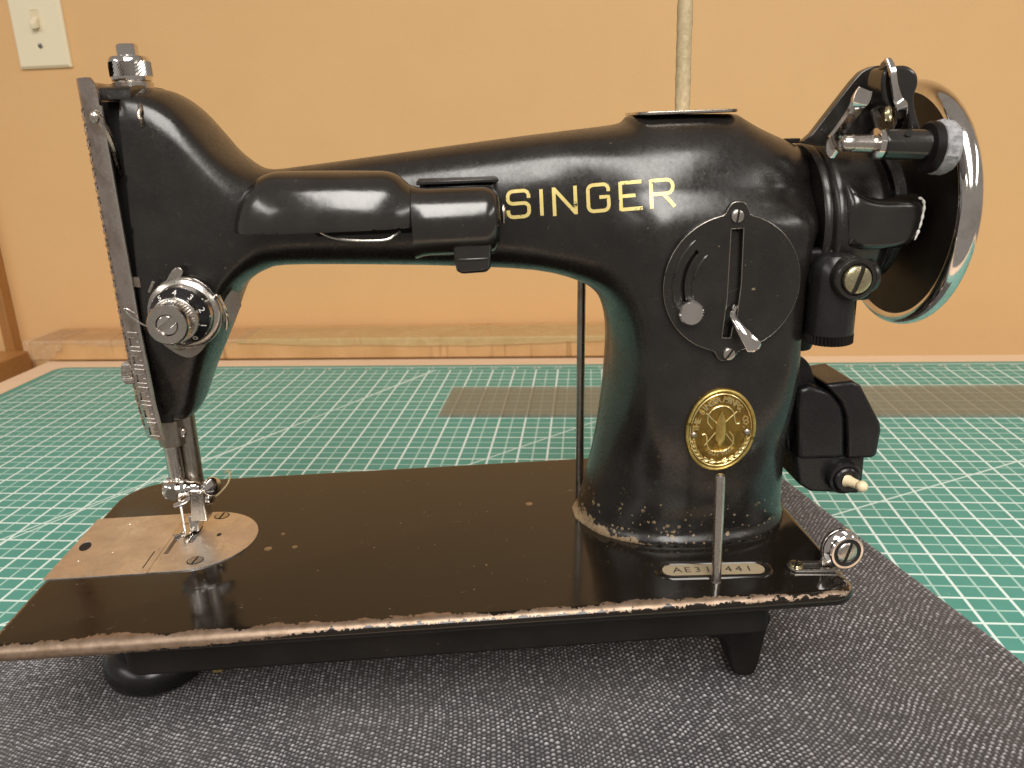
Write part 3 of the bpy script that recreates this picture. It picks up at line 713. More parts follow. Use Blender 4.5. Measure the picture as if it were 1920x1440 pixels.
# ---- pillar joint, motor housing
g = G(); HO = V(0, YC, 150.5)
prof = [(30, 372), (37.2, 372.2), (38.2, 373.6), (38, 375.4), (36.6, 376.3), (36.3, 377), (37.6, 377.6), (38.6, 379), (38.5, 381), (38.2, 398), (37.4, 400), (35.5, 403.5), (32, 406), (29, 407), (29, 409), (10, 409)]
g.lathe(prof, HO, XA, 72); obj('motor_housing', g, 'paint', sm, angle=45)
g = G().lathe([(24, 408), (30.5, 408.2), (31.5, 409.5), (31.5, 413), (30, 414.5)], HO+V(0, 0, 3), XA, 64); obj('housing_collar', g, 'paint', sm)
fl = [(382, 174), (386, 171.5), (391, 167), (398, 165), (408, 165.2), (416, 165.6), (419.4, 163.8), (419.8, 160), (419, 152), (416.4, 146), (413.5, 142), (407, 140.8), (382, 141.2), (380, 150), (380, 166), (380.4, 173)]
FLP = Inflate(spline(fl, 3, True), 66, 2.2, 14.5, 5, .6, .7, 300)
obj('housing_cover', FLP.mesh(.9, ymax=67), 'gloss', sm, angle=60)
we = [at(px, py, y=52.6) for px, py in ((1722, 371), (1730, 374), (1733, 386), (1730, 404), (1726, 420), (1721, 436), (1715, 450))]
obj('bare_edge', G().tube(spline(we, 4), [.25]+[.45, .7, .5, .35, .6, .75, .4]*3+[.5, .3, .2], 8), 'white_print', sm)
# ---- handwheel
WC = V(0, YC, 157)
hw = obj('handwheel', G().lathe([(2, 420), (14, 420.2), (16, 421.5), (24, 423), (32, 423.4), (46, 423.2), (52.6, 423.4), (52.6, 429), (30, 433), (14, 436), (2, 437)], WC, XA, 72), 'wheel', sm, angle=40)
rim = G(); n_ = 96; pr = [(52.4, 431.2), (54.8, 432.4), (56.9, 431.4), (58.2, 429.0), (58.4, 426.4), (57.6, 423.9), (55.9, 422.4), (54.0, 422.2), (52.5, 423.4), (52.0, 427)]
pr = spline(pr, 3, True).tolist()
rim.lathe(pr+[pr[0]], WC, XA, n_, cap=False); obj('wheel_rim', rim, 'chrome', hw, angle=60)

# ---- brush holder below the housing
g = G(); bc = at(1558, 560, y=50)
g.lathe([(9.5, -25), (10.7, -24.4), (10.7, 2), (9.5, 8), (7, 11), (2, 12)], (375.8, 50, 139-9), ZA, 36)
g.lathe([(11, 0), (11, 24), (9, 28)], (375.8, 50, 130), V(0, 1, 0), 30)
br = obj('brush_tube', g, 'bakelite', sm)
g = knurl(G(), (375.8, 50, 100.8), ZA, 10.9, 5.2, 40, .08); obj('knurled_cap', g, 'matte_black', br)
p = at(1606, 524, y=36)
g = G().lathe([(9.6, 14), (9.8, 2), (9.4, .4), (8.6, -.4), (7.2, -.2), (6.9, .8), (2, .8)], p, YA, 40); bh = obj('brush_collar', g, 'paint', sm)
slot_screw('brush_screw', p+V(0, .3, 0), -YA, 6.5, 2.6, 'brasslight', bh, 72, .8)
g = G().lathe([(7, 0), (7, 13), (6, 14.5), (2, 15)], p+V(-2, 9, -.5), XA, 28); obj('brush_arm', g, 'paint', sm)
g = G().lathe([(7.5, 94.5), (8, 95.5), (8, 140)], (367, 66, 0), ZA, 28); obj('lower_boss', g, 'matte_black', sm)
g = G().prism([(365, 118), (398, 118), (398, 143), (365, 143)], (0, 64, 0), XA, ZA, 8); obj('brush_bracket', g, 'matte_black', sm, bevel=2)
g = G().tube(spline([(378, 86, 98), (377, 88, 86), (378.5, 92, 74)], 5), 2.2, 10); obj('power_cord', g, 'pin', sm)

# ---- terminal block and its light switch at the foot of the pillar
def fo(pts, y): return [tuple(at(px, py, y=y)[[0, 2]]) for px, py in pts]
tm = fo([(1478, 672), (1492, 666), (1508, 672), (1520, 686), (1526, 704), (1534, 722), (1552, 730), (1560, 745), (1560, 850), (1478, 850)], 79)
g = G().prism(spline(tm, 3, True), (0, 99, 0), XA, ZA, 20); obj('terminal_base', g, 'bakelite', sm, bevel=2.2, seg=3)
t1 = fo([(1496, 730), (1520, 722), (1560, 735), (1582, 760), (1587, 790), (1587, 862), (1500, 866), (1493, 858)], 70)
g = G().prism(t1, (0, 99, 0), XA, ZA, 29); obj('terminal_body', g, 'bakelite', sm, bevel=4.5, seg=5)
t2 = fo([(1548, 722), (1600, 715), (1616, 724), (1652, 793), (1654, 808), (1646, 852), (1640, 860), (1592, 862), (1589, 856), (1588, 782), (1578, 755)], 68)
g = G().prism(t2, (0, 102, 0), XA, ZA, 34); obj('terminal_cap', g, 'bakelite', sm, bevel=4, seg=5)
t3 = fo([(1494, 855), (1622, 855), (1616, 920), (1608, 926), (1520, 922), (1498, 908)], 71)
g = G().prism(t3, (0, 96, 0), XA, ZA, 25); tl = obj('switch_housing', g, 'bakelite', sm, bevel=2, seg=3)
sp_ = at(1580, 893, y=69)
g = G().lathe([(8.6, 3), (8.8, -2), (8.2, -3.4), (6.9, -3.8), (6.7, -2.6), (6.4, -5), (5.6, -5.8), (2, -5.8)], sp_, YA, 36); obj('switch_collar', g, 'bakelite', tl)
a_, b_ = sp_+V(0, -5, 0), at(1616, 912, y=56)
g = G(); d_ = nrm(b_-a_); g.tube([a_, a_+d_*2, b_-d_*2.5], [3.6, 2.6, 2.2], 16); g.ball(b_, (2.9, 2.9, 2.9), 18, 12); obj('toggle_pin', g, 'ivory', tl)

# ---- stitch regulator plate
rc = at(1371, 533, y=43.4); RO = V(rc[0], 43.4, rc[2]); RR = 30.3
def tab(a0, n=9):                                                    # outline of disc with two screw tabs
    out = []
    for t in np.linspace(0, 360, 145)[:-1]:
        r_ = RR
        for c0, amp in ((88, 5.2), (268, 4.2)):
            d = (t-c0+180) % 360-180; r_ = r_+amp*math.exp(-(d/8.2)**4)
        out.append((r_*math.cos(math.radians(t)), r_*math.sin(math.radians(t))))
    return out
slot = [(-1.6, 24.2), (4.0, 24.4), (4.2, 0), (3.0, -14.5), (1.2, -19.5), (.6, -24.2), (-3.4, -23.8), (-3.0, -18), (-1.9, -6)]
groove = [(r_*math.cos(math.radians(t)), r_*math.sin(math.radians(t))) for r_, t in [(23.2, t) for t in np.linspace(135, 205, 14)]+[(20.8, t) for t in np.linspace(205, 135, 14)]]
g = G().add(*place(flat_geo([tab(0), slot, groove], 1.2, .4), RO, *FRONT)); rp = obj('regulator_plate', g, 'paint', sm)
tb_ = tab(0); obj('worn_rim', G().tube([RO+V(x, -1.0, y) for x, y in tb_+tb_[:1]], .22, 6), 'dullsteel', rp)
g = G().prism([(x*.985, y*.985) for x, y in arc((0, 0), RR, 0, 354, 60)], RO+V(0, 13, 0), XA, ZA, 10.6)
obj('regulator_housing', g, 'paint', sm, bevel=1)
obj('slot_edge', G().tube([RO+V(x, -1.05, y) for x, y in slot+slot[:1]], .24, 6), 'dullsteel', rp)
g = G().prism([(-5, 26), (6, 26), (6, -26), (-5, -26)], RO+V(0, 2.6, 0), XA, ZA, .6); obj('slot_recess', g, 'dark', rp)
for rad, w_ in ((26.2, .7), (17.6, .7)):
    rr = [(rad*math.cos(math.radians(t)), rad*math.sin(math.radians(t))) for t in np.linspace(130, 208, 20)]
    obj('raised_rib', G().tube([RO+V(x, -1.0, y) for x, y in rr], [w_*.3]+[w_]*18+[w_*.3], 8), 'paint', rp)
obj('bed_hole', G().lathe([(1.7, 0), (1.7, .2)], CA.onto(1232, 905)+V(0, -.25, 0), YA, 14), 'dark', cast)
obj('index_mark', G().obox(RO+V(9.6, -1.2, -2.3), (XA, YA, ZA), (.8, .25, .5)), 'brasslight', rp)
for px, py, an in ((1382, 405, 82), (1366, 663, 55)):
    slot_screw('regulator_screw', at(px, py, y=42.2), -YA, 2.9, 1.5, 'steel', rp, an, .6)
tc_ = at(1297, 588, y=38); g = knurl(G(), tc_+V(0, 4.5, 0), -YA, 5.6, 5.2, 40, .06); g.lathe([(2.2, 0), (2.2, -5)], tc_+V(0, 4, 0), -YA, 12)
obj('thumb_nut', g, 'chrome', rp)
lv = [at(1378, 575, y=44), at(1374, 592, y=40), at(1384, 610, y=36), at(1398, 630, y=33.5), at(1412, 648, y=32.5), at(1417, 656, y=32.6)]
lp = spline(lv, 5); g = G(); rs = []
for k, p in enumerate(lp):
    t = k/(len(lp)-1); w = np.interp(t, [0, .35, .6, .85, 1], [1.3, 1.6, 2.6, 3.6, 2.4]); h_ = np.interp(t, [0, .5, 1], [1.3, 1.0, .7])
    dirn = nrm(lp[min(k+1, len(lp)-1)]-lp[max(k-1, 0)]); sx = nrm(np.cross(dirn, -YA)); up_ = np.cross(sx, dirn)
    a = np.linspace(0, 2*math.pi, 13)[:-1]; rs.append(p+np.outer(np.cos(a)*w, sx)+np.outer(np.sin(a)*h_, up_))
obj('stitch_lever', g.rings(rs), 'chrome', rp)

# ---- brass badge
b0 = at(1351, 808, y=44); RXb, RZb = 16.6, 21.0; BC = V(b0[0], 0, b0[2])
bf = lambda x, z: float(CA.front(BC[0]+x, BC[2]+z))
by = min(bf(x, z) for x in (-15, 0, 15) for z in (-20, 0, 20)) 
def bp(x, z, up_=0): return V(BC[0]+x, (bf(x, z)*.5+bf(0, z)*.5)-1.0-up_, BC[2]+z)
g = G(); rs = []
a = np.linspace(0, 2*math.pi, 65)[:-1]
for k, hgt in ((1.0, -1.2), (1.0, .25), (.985, .6), (.955, .7), (.925, .45), (.905, .1), (.88, .1), (.872, .3), (.862, .3), (.852, .05), (.6, .05), (.3, .05), (.02, .05)):
    rs.append(np.array([bp(k*RXb*math.cos(t), k*RZb*math.sin(t), hgt) for t in a]))
bd = obj('brass_badge', g.rings([q[::-1] for q in rs]), 'brassdark', sm, angle=50)
def ell(k, n=72): return [bp(k*RXb*math.cos(t), k*RZb*math.sin(t), .45) for t in np.linspace(0, 2*math.pi, n+1)]
obj('badge_rim', G().tube(ell(.955), .85, 8), 'brass', bd); obj('badge_rim', G().tube(ell(.872), .30, 6), 'brassbright', bd)
g = G()
def badge_text(s, rx, rz, a0, a1, size, flip=False):
    for k, ch in enumerate(s):
        t = math.radians(a0+(a1-a0)*k/(len(s)-1))
        if ch == ' ': continue
        x, z = rx*math.cos(t), rz*math.sin(t); n = nrm(V(math.cos(t)/rx, 0, math.sin(t)/rz)); 
        if flip: n = -n
        ey = n; ex = np.cross(ey, -YA)*-1; ex = V(ey[2], 0, -ey[0])
        g.add(*place(text_geo(ch, size, .40, res=1, off=.035*size), bp(x, z, .25), ex, ey))
badge_text('THE SINGER MANFG. CO.', 11.9, 15.6, 174, 6, 4.0)
badge_text('TRADE MARK', 9.2, 12.4, 230, 310, 1.9, True)
obj('raised_lettering', g, 'brassbright', bd)
g = G()
tub = lambda pts, r_=.34, u_=.3: g.tube([bp(x, z, u_) for x, z in spline(pts, 5)], r_, 6)
tub([(-4.0, 1.5), (-6.4, 5), (-6, 9), (-2.5, 12), (2, 12.2), (5.2, 9.6), (6.2, 6), (7, 3.6), (8.4, 3.4), (8.8, 4.6)])            # upper loop and tail of the thread
tub([(4.0, -.4), (6.0, -3), (6.2, -6.5), (4, -9.6), (0, -10.6), (-4, -9.8), (-6, -6.8), (-6.4, -3), (-7.2, -1.2), (-8.6, -1.4)])
tub([(-7.5, 9.5), (-3, 5), (1, .5), (6.8, -7)], .3); tub([(7.2, 9.5), (3, 5.5), (-2, 0), (-7.2, -7)], .3)
g.tube([bp(-2.4, -10.4, .5), bp(2.4, -10.4, .5)], .8, 8)
for sg in (-1, 1):
    st = [(sg*13.2, -4.2), (sg*11.2, -9.5), (sg*7.2, -14.2), (0, -16.6)]; tub(st, .22)
    P_ = spline(st, 12)
    for k in range(3, 36, 5):
        p_, t_ = P_[k], nrm(P_[k-2]-P_[k]); n_ = V(-t_[1], t_[0])
        for sd in (1, -1):
            tub([p_, p_+1.3*t_+.75*sd*n_, p_+2.7*t_+1.0*sd*n_], .36)
obj('raised_emblem', g, 'brassbright', bd)
g = G(); rs = []
for z, w in ((10.2, .1), (8, 1.3), (4, 2.4), (0, 2.7), (-4, 2.6), (-6.6, 1.7), (-7.6, .2)):
    a = np.linspace(0, math.pi, 9); rs.append(np.array([bp(w*math.cos(t), z, .2+1.1*math.sin(t)) for t in a]))
obj('raised_shuttle', g.rings(rs, True, True, False), 'brass', bd)
for sg in (-1, 1): obj('badge_pin', G().ball(bp(sg*12.6, -1.2, .4), (1.6, 1.1, 1.6), 14, 8), 'dullsteel', bd)

# ---- spool pin, serial plate and bobbin tension on the bed
obj('front_spool_pin', G().lathe([(1.2, -.5), (2.45, 0), (2.3, .6), (2.2, 1), (2.2, 51), (1.9, 52.2), (.8, 53)], (317.3, 15.9, 0), V(-.006, .01, 1), 20), 'steel', sm)
ex = nrm(V(344.5-293.7, 24.3-28.2, 0)); ey = V(-ex[1], ex[0], 0); so = V(319, 25.8, 0)
def stad(L_, r_, n=12): return arc((L_, 0), r_, -90, 90, n)+arc((-L_, 0), r_, 90, 270, n)
rs = []
for L_, r_, z in ((19.5, 8.2, -.3), (19.5, 8.0, .1), (19.5, 7.2, .9), (19.4, 6.3, 1.1), (19.3, 5.5, .8), (19.2, 5.0, .25), (19.2, 4.9, .1)):
    rs.append(np.array([so+x*ex+y*ey+z*ZA for x, y in stad(L_, r_)]))
obj('number_frame', G().rings(rs, False, False), 'bed', sm, angle=60)
spx = G().rings([np.array([so+x*ex+y*ey+z*ZA for x, y in stad(19, 4.7)]) for z in (.05, .32)]); sp1 = obj('number_plate', spx, 'tanplate', sm)
g = G()
for k, ch in enumerate('AE313441'):
    g.add(*place(text_geo(ch, 6.6, .02, res=2), so+ex*(-16.8+k*4.75)+ZA*.4-ey*.2, ex, ey))
obj('stamped_number', g, 'dark_print', sp1)
# bobbin winder tension
bo = V(367, 21.5, 0); bx_ = nrm(V(1, -.13, 0)); by_ = V(.13, 1, 0)/math.hypot(1, .13)
st_ = [(-13, 0)]
ol = arc((-10, 0), 3.9, 90, 270, 12)+[(8, -3.9), (8, 3.9)]; inn = arc((-9.6, 0), 2.1, 90, 270, 10)+[(6.5, -2.1), (6.5, 2.1)]
bt = obj('bobbin_tension_bracket', G().add(*place(flat_geo([ol, inn], .7, .25), bo+ZA*.8, bx_, by_)), 'steel', sm)
obj('bracket_recess', G().prism(inn, bo+ZA*.1, bx_, by_, .3), 'dark', bt)
slot_screw('bracket_screw', bo-10*bx_+ZA*1.2, ZA, 3.3, 1.5, 'brasslight', bt, -30, .5)
dcn = V(377.5, 17.5, 10.2); fd = nrm(V(.10, -1, .05))
vx, vy, vz = frame(fd, (0, 0, 1))
back = [(-9, -9.5), (9, -9.5)]+arc((0, 0), 9.2, -20, 200, 22); 
obj('upright_lug', G().prism(back, dcn-fd*6.2, vx, vy, 2.2), 'steel', bt, bevel=.4)
g = G().lathe([(9.0, -4.2), (9.0, -3), (7, -2.2), (6.2, -1.4), (7.6, -.6), (8.2, 0), (8.3, 1), (7.7, 1.6), (6.7, 1.6), (6.5, .8), (4, .8)], dcn, fd, 40); td = obj('tension_disc', g, 'chrome', bt)
obj('disc_recess', G().lathe([(6.5, .7), (6.5, 1.0)], dcn, fd, 30), 'dark', bt)
slot_screw('disc_screw', dcn+fd*.9, fd, 4.9, 1.2, 'steel', bt, 70, .5)

# ---- motor rod behind, in front of the mat (knee lever rod)
obj('rear_rod', G().tube([(274.3, 135, 126), (271.8, 133, -1)], 2.3, 14), 'dullsteel', sm)

# ---- head: knob, face plate, take-up lever, thread guide
kc = V(68.2, 90, 221.8); g = G().lathe([(8.6, 0), (8.6, 2.4), (7.6, 2.6), (7.6, 3.0)], kc, ZA, 40); pk = obj('pressure_collar', g, 'steel', sm)
g = G(); g.lathe([(7.5, 2.8), (8.3, 3.2), (8.5, 4.4), (8.4, 5.2)], kc, ZA, 48, cap=False); 
n_ = 44; a = np.arange(n_*2)/(n_*2)*2*math.pi; rs = []
for q_ in range(7):
    rr_ = np.where(np.arange(n_*2) % 2, 8.85, 8.35); b_ = a+q_*.10
    rs.append(kc+V(0, 0, 5+q_)+np.outer(np.cos(b_)*rr_, XA)+np.outer(np.sin(b_)*rr_, YA))
g.rings(rs)

g.lathe([(8.6, 10.9), (8.3, 12.2), (7.4, 13.2), (4.7, 13.5), (4.5, 13.6), (4.5, 17.6), (4.0, 18.3), (2.8, 18.5), (1, 18.3)], kc, ZA, 48); obj('pressure_knob', g, 'chrome', sm)
# face plate: a curved shell, its rolled front edge towards the viewer
arcp = spline([(64.3, 60.2), (61.6, 60.6), (57.4, 63.2), (53.8, 67.5), (51.2, 75), (49.4, 90), (48.4, 105), (52, 113), (60, 121), (64, 123)], 5)
def fp(s_, z, out=0):
    k = s_*(len(arcp)-1); i = min(int(k), len(arcp)-2); p = arcp[i]+(arcp[i+1]-arcp[i])*(k-i); t = nrm(arcp[min(i+1, len(arcp)-1)]-arcp[max(i-1, 0)] if i else arcp[1]-arcp[0]); n = V(t[1], -t[0])
    if n[0] > 0: n = -n
    shift = np.interp(z, [66, 84, 120, 226], [6, 1.5, 0, 0])*(1-2*abs(s_-.5)*0)*.35
    return V(p[0]+n[0]*out+shift, p[1]+n[1]*out, z)
zs_ = np.r_[66.5, 68, 71, np.arange(76, 214, 6), 216, 220, 223, 225.2]; ss = np.linspace(0, 1, 40)
g = G(); 
def fpt(s_, z): return z - (2.0 if z > 215 else 0)*0
outer = [[fp(s_, z-(6*(1-min(1, s_/.14))**2 if z > 216 else 0)) for s_ in ss] for z in zs_]; inner = [[fp(s_, z-(6*(1-min(1, s_/.14))**2 if z > 216 else 0), -1.6) for s_ in ss] for z in zs_]
g.rings([np.array(a+b[::-1]) for a, b in zip(outer, inner)]); fpl = obj('face_plate', g, 'streaked', sm, angle=50)
edge = G().tube([fp(.0, z, -.2) for z in np.linspace(69, 214, 30)], .95, 8); obj('plate_edge', edge, 'steel', fpl)
g = G()
for k in range(24):                                                   # raised scroll border along the plate
    z = 73+k*6.0; s_ = .30; h_ = 2.1
    loop = [(.13, -h_), (.28, -h_), (.28, h_), (.15, h_), (.15, -h_*.2), (.21, -h_*.2)]
    g.tube([fp(s_+u_-.16, z+w_, .15) for u_, w_ in loop], .42, 6)
    for du in (.42, .56, .70):
        g.tube([fp(du, z-1.6, .15), fp(du+.05, z+1.6, .15)], .42, 6)
for k in range(6):
    z = 71.5+k*8.6; a, b = .055, .20
    g.tube([fp(a, z-3, .2), fp(b, z-3, .2), fp(b, z+1.2, .2), fp(a+.05, z+1.2, .2)], .34, 6); g.tube([fp(a+.05, z-.8, .2), fp(a, z-.8, .2), fp(a, z+3.6, .2), fp(b, z+3.6, .2)], .34, 6)
obj('scroll_relief', g, 'streaked', fpl)
p = at(240, 699, y=72); g = knurl(G(), p+V(3.5, 0, 0), -XA, 5.4, 5, 30, .09); obj('plate_thumb_screw', g, 'steel', fpl)
g = G().ball(at(179, 219, y=57), (2.2, 2.4, 2.8), 14, 10); g.tube(spline([at(181, 218, y=57), at(190, 228, y=58), at(203, 256, y=61), at(217, 296, y=66), at(228, 330, y=76)], 5), [1.7, 1.9, 1.7, 1.6, 1.6]+[1.6]*16, 10); obj('take_up_lever', g, 'steel', sm)
g = G().box((58, 74, 70), (66.5, 110, 216)); obj('head_cavity', g, 'dark', sm)
g = G(); rs = []
for x in (62, 75):
    a = np.linspace(0, math.pi, 17); rs.append(np.array([(x, YC-26*math.copysign(abs(math.cos(t))**.45, math.cos(t)), 216.6+6.0*math.sin(t)**.45) for t in a]))
obj('head_top', g.rings(rs), 'cast', sm, angle=50)
hk = [CA.onto(263, 196)+V(0, -.4, 0), CA.onto(265, 206)+V(0, -1.6, 0), CA.onto(264, 217)+V(0, -2.4, 0), CA.onto(268, 226)+V(0, -2.2, 0), CA.onto(267, 236)+V(0, .5, 0)]
obj('thread_hook', G().tube(spline(hk, 5), [.7]+[1.0]*18+[1.2, 1.1], 8), 'dullsteel', sm)
p = CA.onto(253, 530); obj('bare_patch', G().prism([(-1.6, -1.6), (2.2, -2.2), (2.3, 2.2), (.2, 2.6), (-1.8, 1)], p+V(0, .4, 0), XA, ZA, .6), 'dullsteel', cast)

# ---- thread tension assembly
T0 = V(86.2, 60.5, 126.6)                                             # on the head's front, axis towards the viewer
ta = obj('tension_base_plate', G().add(*place(flat_geo([spline([(-14.5, -2), (-14.8, -9), (-12.5, -13.5), (-7, -18.5), (-2, -20.6), (3, -18.5), (8, -13), (13, -9), (14.5, 0), (11, 9), (0, 14), (-9, 11)], 4, True)], .6, .2), T0+V(0, -.8, 0), *FRONT)), 'dullsteel', sm)
g = G().lathe([(15.6, 1.0), (16.0, 1.8), (15.8, 2.6), (13.6, 3.0)], T0, -YA, 56)
obj('rear_tension_disc', g, 'steel', ta)
g = G().lathe([(13.6, 3.6), (15.2, 3.4), (15.7, 4.2), (15.0, 5.2), (13.4, 5.8), (12.6, 8.4), (11.8, 8.8)], T0, -YA, 56); obj('tension_disc', g, 'steel', ta)
g = G().add(*place(flat_geo([spline([(-12, 9.5), (-6, 14.2), (-3, 18.2), (0, 20.2), (2, 18.6), (.8, 16), (2, 13.6), (5, 13.2), (5.5, 15.2), (9.5, 13), (13.5, 8.2), (15.6, 1), (13, -8), (4, -13.5), (-6, -12.5), (-13.4, -5), (-14, 3)], 4, True)], .45, .15), T0+V(0, -3.2, 0), *FRONT)); obj('tension_guide_plate', g, 'steel', ta)
g = G().lathe([(12.4, 8), (12.7, 8.6), (12.7, 10.4), (12.3, 10.9), (9.4, 14.3), (9.0, 14.4)], T0, -YA, 56); dl = obj('tension_dial', g, 'bakelite', ta)
g = G()
for k, ch in enumerate('0123456789'):
    t = math.radians(-57+k*36.5); n = V(math.cos(t), 0, math.sin(t)); fn_ = nrm(n*.72+V(0, -.66, 0)); ey = nrm(n-fn_*(n@fn_)); ex = np.cross(ey, fn_)
    g.add(*place(text_geo(ch, 4.0, .04, res=2), T0+V(0, -12.62, 0)+n*10.85+fn_*.06, ex, ey))
    t += math.radians(18.2); n = V(math.cos(t), 0, math.sin(t)); g.obox(T0+V(0, -9.6, 0)+n*12.72, (np.cross(YA, n), YA, n), (.22, .8, .12))
obj('dial_numbers', g, 'white_print', dl)
g = G().lathe([(9.6, 13.8), (9.9, 14.6), (9.6, 17.0), (8.6, 17.4)], T0, -YA, 48); knurl(g, T0, -YA, 8.9, 7.6, 44, .06, 17.2, .06)
g.lathe([(8.6, 24.4), (8.5, 25.8), (7.9, 26.6), (4.6, 26.6), (4.3, 26.0), (4.3, 24)], T0, -YA, 48)
tn = obj('tension_nut', g, 'steel', ta)
for sg in (1, -1):
    a = math.radians(38); ux = V(math.cos(a), 0, math.sin(a)); uy = V(-math.sin(a), 0, math.cos(a))
    th = np.linspace(.42, math.pi-.42, 10); pts = [(4.0*math.cos(t), sg*4.0*math.sin(t)) for t in th]
    if sg < 0: pts = pts[::-1]
    obj('tension_stud', G().prism(pts, T0+V(0, -24, 0), ux, uy, 2.9), 'chrome', ta, bevel=.2)
obj('stud_slot', G().lathe([(4.2, 23.8), (4.2, 24.6)], T0, -YA, 24), 'dark', ta)
sp2 = spline([T0+V(-15.4, -3.5, -4.5), T0+V(-17.5, -4, -4.6), T0+V(-21, -6, -1), T0+V(-23.6, -8, 3.4), T0+V(-22.4, -8.5, 4.2), T0+V(-19.6, -8, 2)], 5)
obj('check_spring', G().tube(sp2, .42, 8), 'steel', ta)
obj('check_spring_stop', G().tube([T0+V(-13.8, -3, 10), T0+V(-11.2, -3.4, 14.5)], .7, 8), 'steel', ta)
pg = [(14.6, 5.2), (18, 7), (22.6, 5), (22.8, -1), (20.4, -4.5), (17, -8.5), (14, -7)]
obj('thread_guide', G().add(*place(flat_geo([pg], .5, .15), T0+V(0, 3.0, 0), nrm(V(1, .55, 0)), ZA)), 'dullsteel', ta)
obj('guide_finger', G().tube(spline([T0+V(13.2, -3.4, 4.6), T0+V(15.4, -5, 7.6), T0+V(16.2, -4, 6), T0+V(17.4, -1.5, -2), T0+V(15.6, 1, -9)], 5), .8, 8), 'steel', ta)
slot_screw('base_screw', T0+V(-4.4, -1.3, -13.2), nrm(V(-.2, -1, -.2)), 3.6, 3.0, 'dullsteel', ta, -25, .5)

# ---- presser bar, needle bar, needle and foot
obj('needle_bar_bushing', G().lathe([(5.8, 51.8), (6.6, 52.4), (6.7, 56), (6.7, 72)], (58.0, 93, 0), ZA, 32), 'dullsteel', sm)
nb = obj('needle_bar', G().lathe([(4.2, 24), (4.2, 60)], (57.0, 93, 0), ZA, 28), 'steel', sm)
pb = obj('presser_bar', G().lathe([(4.3, 12), (4.3, 74)], (64.3, 96, 0), V(.012, 0, 1), 28), 'dullsteel', sm)
obj('bar_screw', G().ball(at(343, 811, y=90), (1.5, 1.2, 2.6), 12, 8), 'chrome', pb)
g = G()
c1, c2 = at(330, 918, y=87.5), at(373, 913, y=89)
g.tube(spline([c1+V(-3.2, 1, .3), c1+V(-1, 0, 0), c1+V(3, 0, .3), c1+V(7, .3, .8), c2+V(0, 0, 0), c2+V(.6, 0, 0)], 4), [4.6]*4+[5.0]*4+[4.4]*4+[3.1]*4+[2.9]*4+[2.8], 14); nc = obj('needle_clamp', g, 'chrome', sm, angle=60)
obj('clamp_face', G().lathe([(3.3, 0), (3.1, .5)], c1+V(-.6, -4.6, -.6), -YA, 20), 'dullsteel', nc)
g = knurl(G(), c1+V(-2.2, 3, -.5), nrm(V(-1, .2, 0)), 5.6, 3.6, 36, .06, 0); obj('clamp_knurl', g, 'steel', nc)
p = at(397, 912, y=87); d = nrm(V(.75, -.62, .1)); obj('clamp_stem', G().tube([c2, p], 1.3, 10), 'steel', nc); g = G().lathe([(4.2, -2.4), (4.9, -1.8), (4.9, -.2), (4.2, .3), (1, .6)], p+d*1.2, d, 28); obj('clamp_screw_head', g, 'chrome', nc)
nx, ny = 56.2, 93.2
nd = obj('needle', G().lathe([(1.1, 24), (1.1, 18.5), (.85, 17), (.75, 6), (.5, 1.6), (.15, -.2)][::-1], (nx, ny, 0), ZA, 14), 'chrome', sm)
obj('needle_band', G().lathe([(1.25, 17.3), (1.25, 20.2)], (nx, ny, 0), ZA, 14), 'blue', nd)
g = G()                                                              # presser foot: block on the bar, ankle and two toes
g.prism([(-4.4, 0), (4.6, 0), (4.4, 16), (3.6, 17), (-2, 17), (-3, 9)], (64.6, 101, 8.2), XA, ZA, 9.6)
g.prism([(0, 0), (10, 0), (10, 3.5), (7, 8.5), (2, 9)], (58.6, 92, 2.2), YA, ZA, 5.2)
pf = obj('presser_foot', g, 'steel', sm, bevel=.8)
sole = [(50.2, 95), (50.6, 91), (52.4, 89), (54.0, 91), (54.6, 95), (56.0, 94), (56.2, 88), (57.2, 85), (58.6, 86), (59.4, 90), (60.2, 101), (51.2, 102)]
g = G(); b_, f_ = place(flat_geo([sole], .75, .25), (0, 0, 0), XA, YA); b_ = np.array(b_)
b_[:, 2] += 1.6+np.clip((93-b_[:, 1])/7, 0, 1)**2*2.4; g.add(b_, f_); obj('foot_sole', g, 'chrome', pf)
g = G().tube(spline([at(328, 948, y=86), at(338, 944, y=84.5), at(350, 938, y=85), at(356, 925, y=86)], 4), 1.1, 8); obj('thread_loop', g, 'chrome', nc)
slot_screw('foot_screw', (70.2, 95, 20), V(1, -.3, 0), 3.2, 2.4, 'steel', pf, 30)
# loose thread behind the foot
tp_ = spline([at(372, 964, y=104), at(386, 952, y=106), at(393, 940, y=107), at(412, 924, y=110), at(426, 908, y=113), at(431, 893, y=116), at(428, 882, y=118), at(422, 886, y=119)], 6)
o = obj('thread', G().tube(tp_, .45, 6), 'pin'); tag(o, 'loose brown thread end hanging behind the presser foot', 'thread')

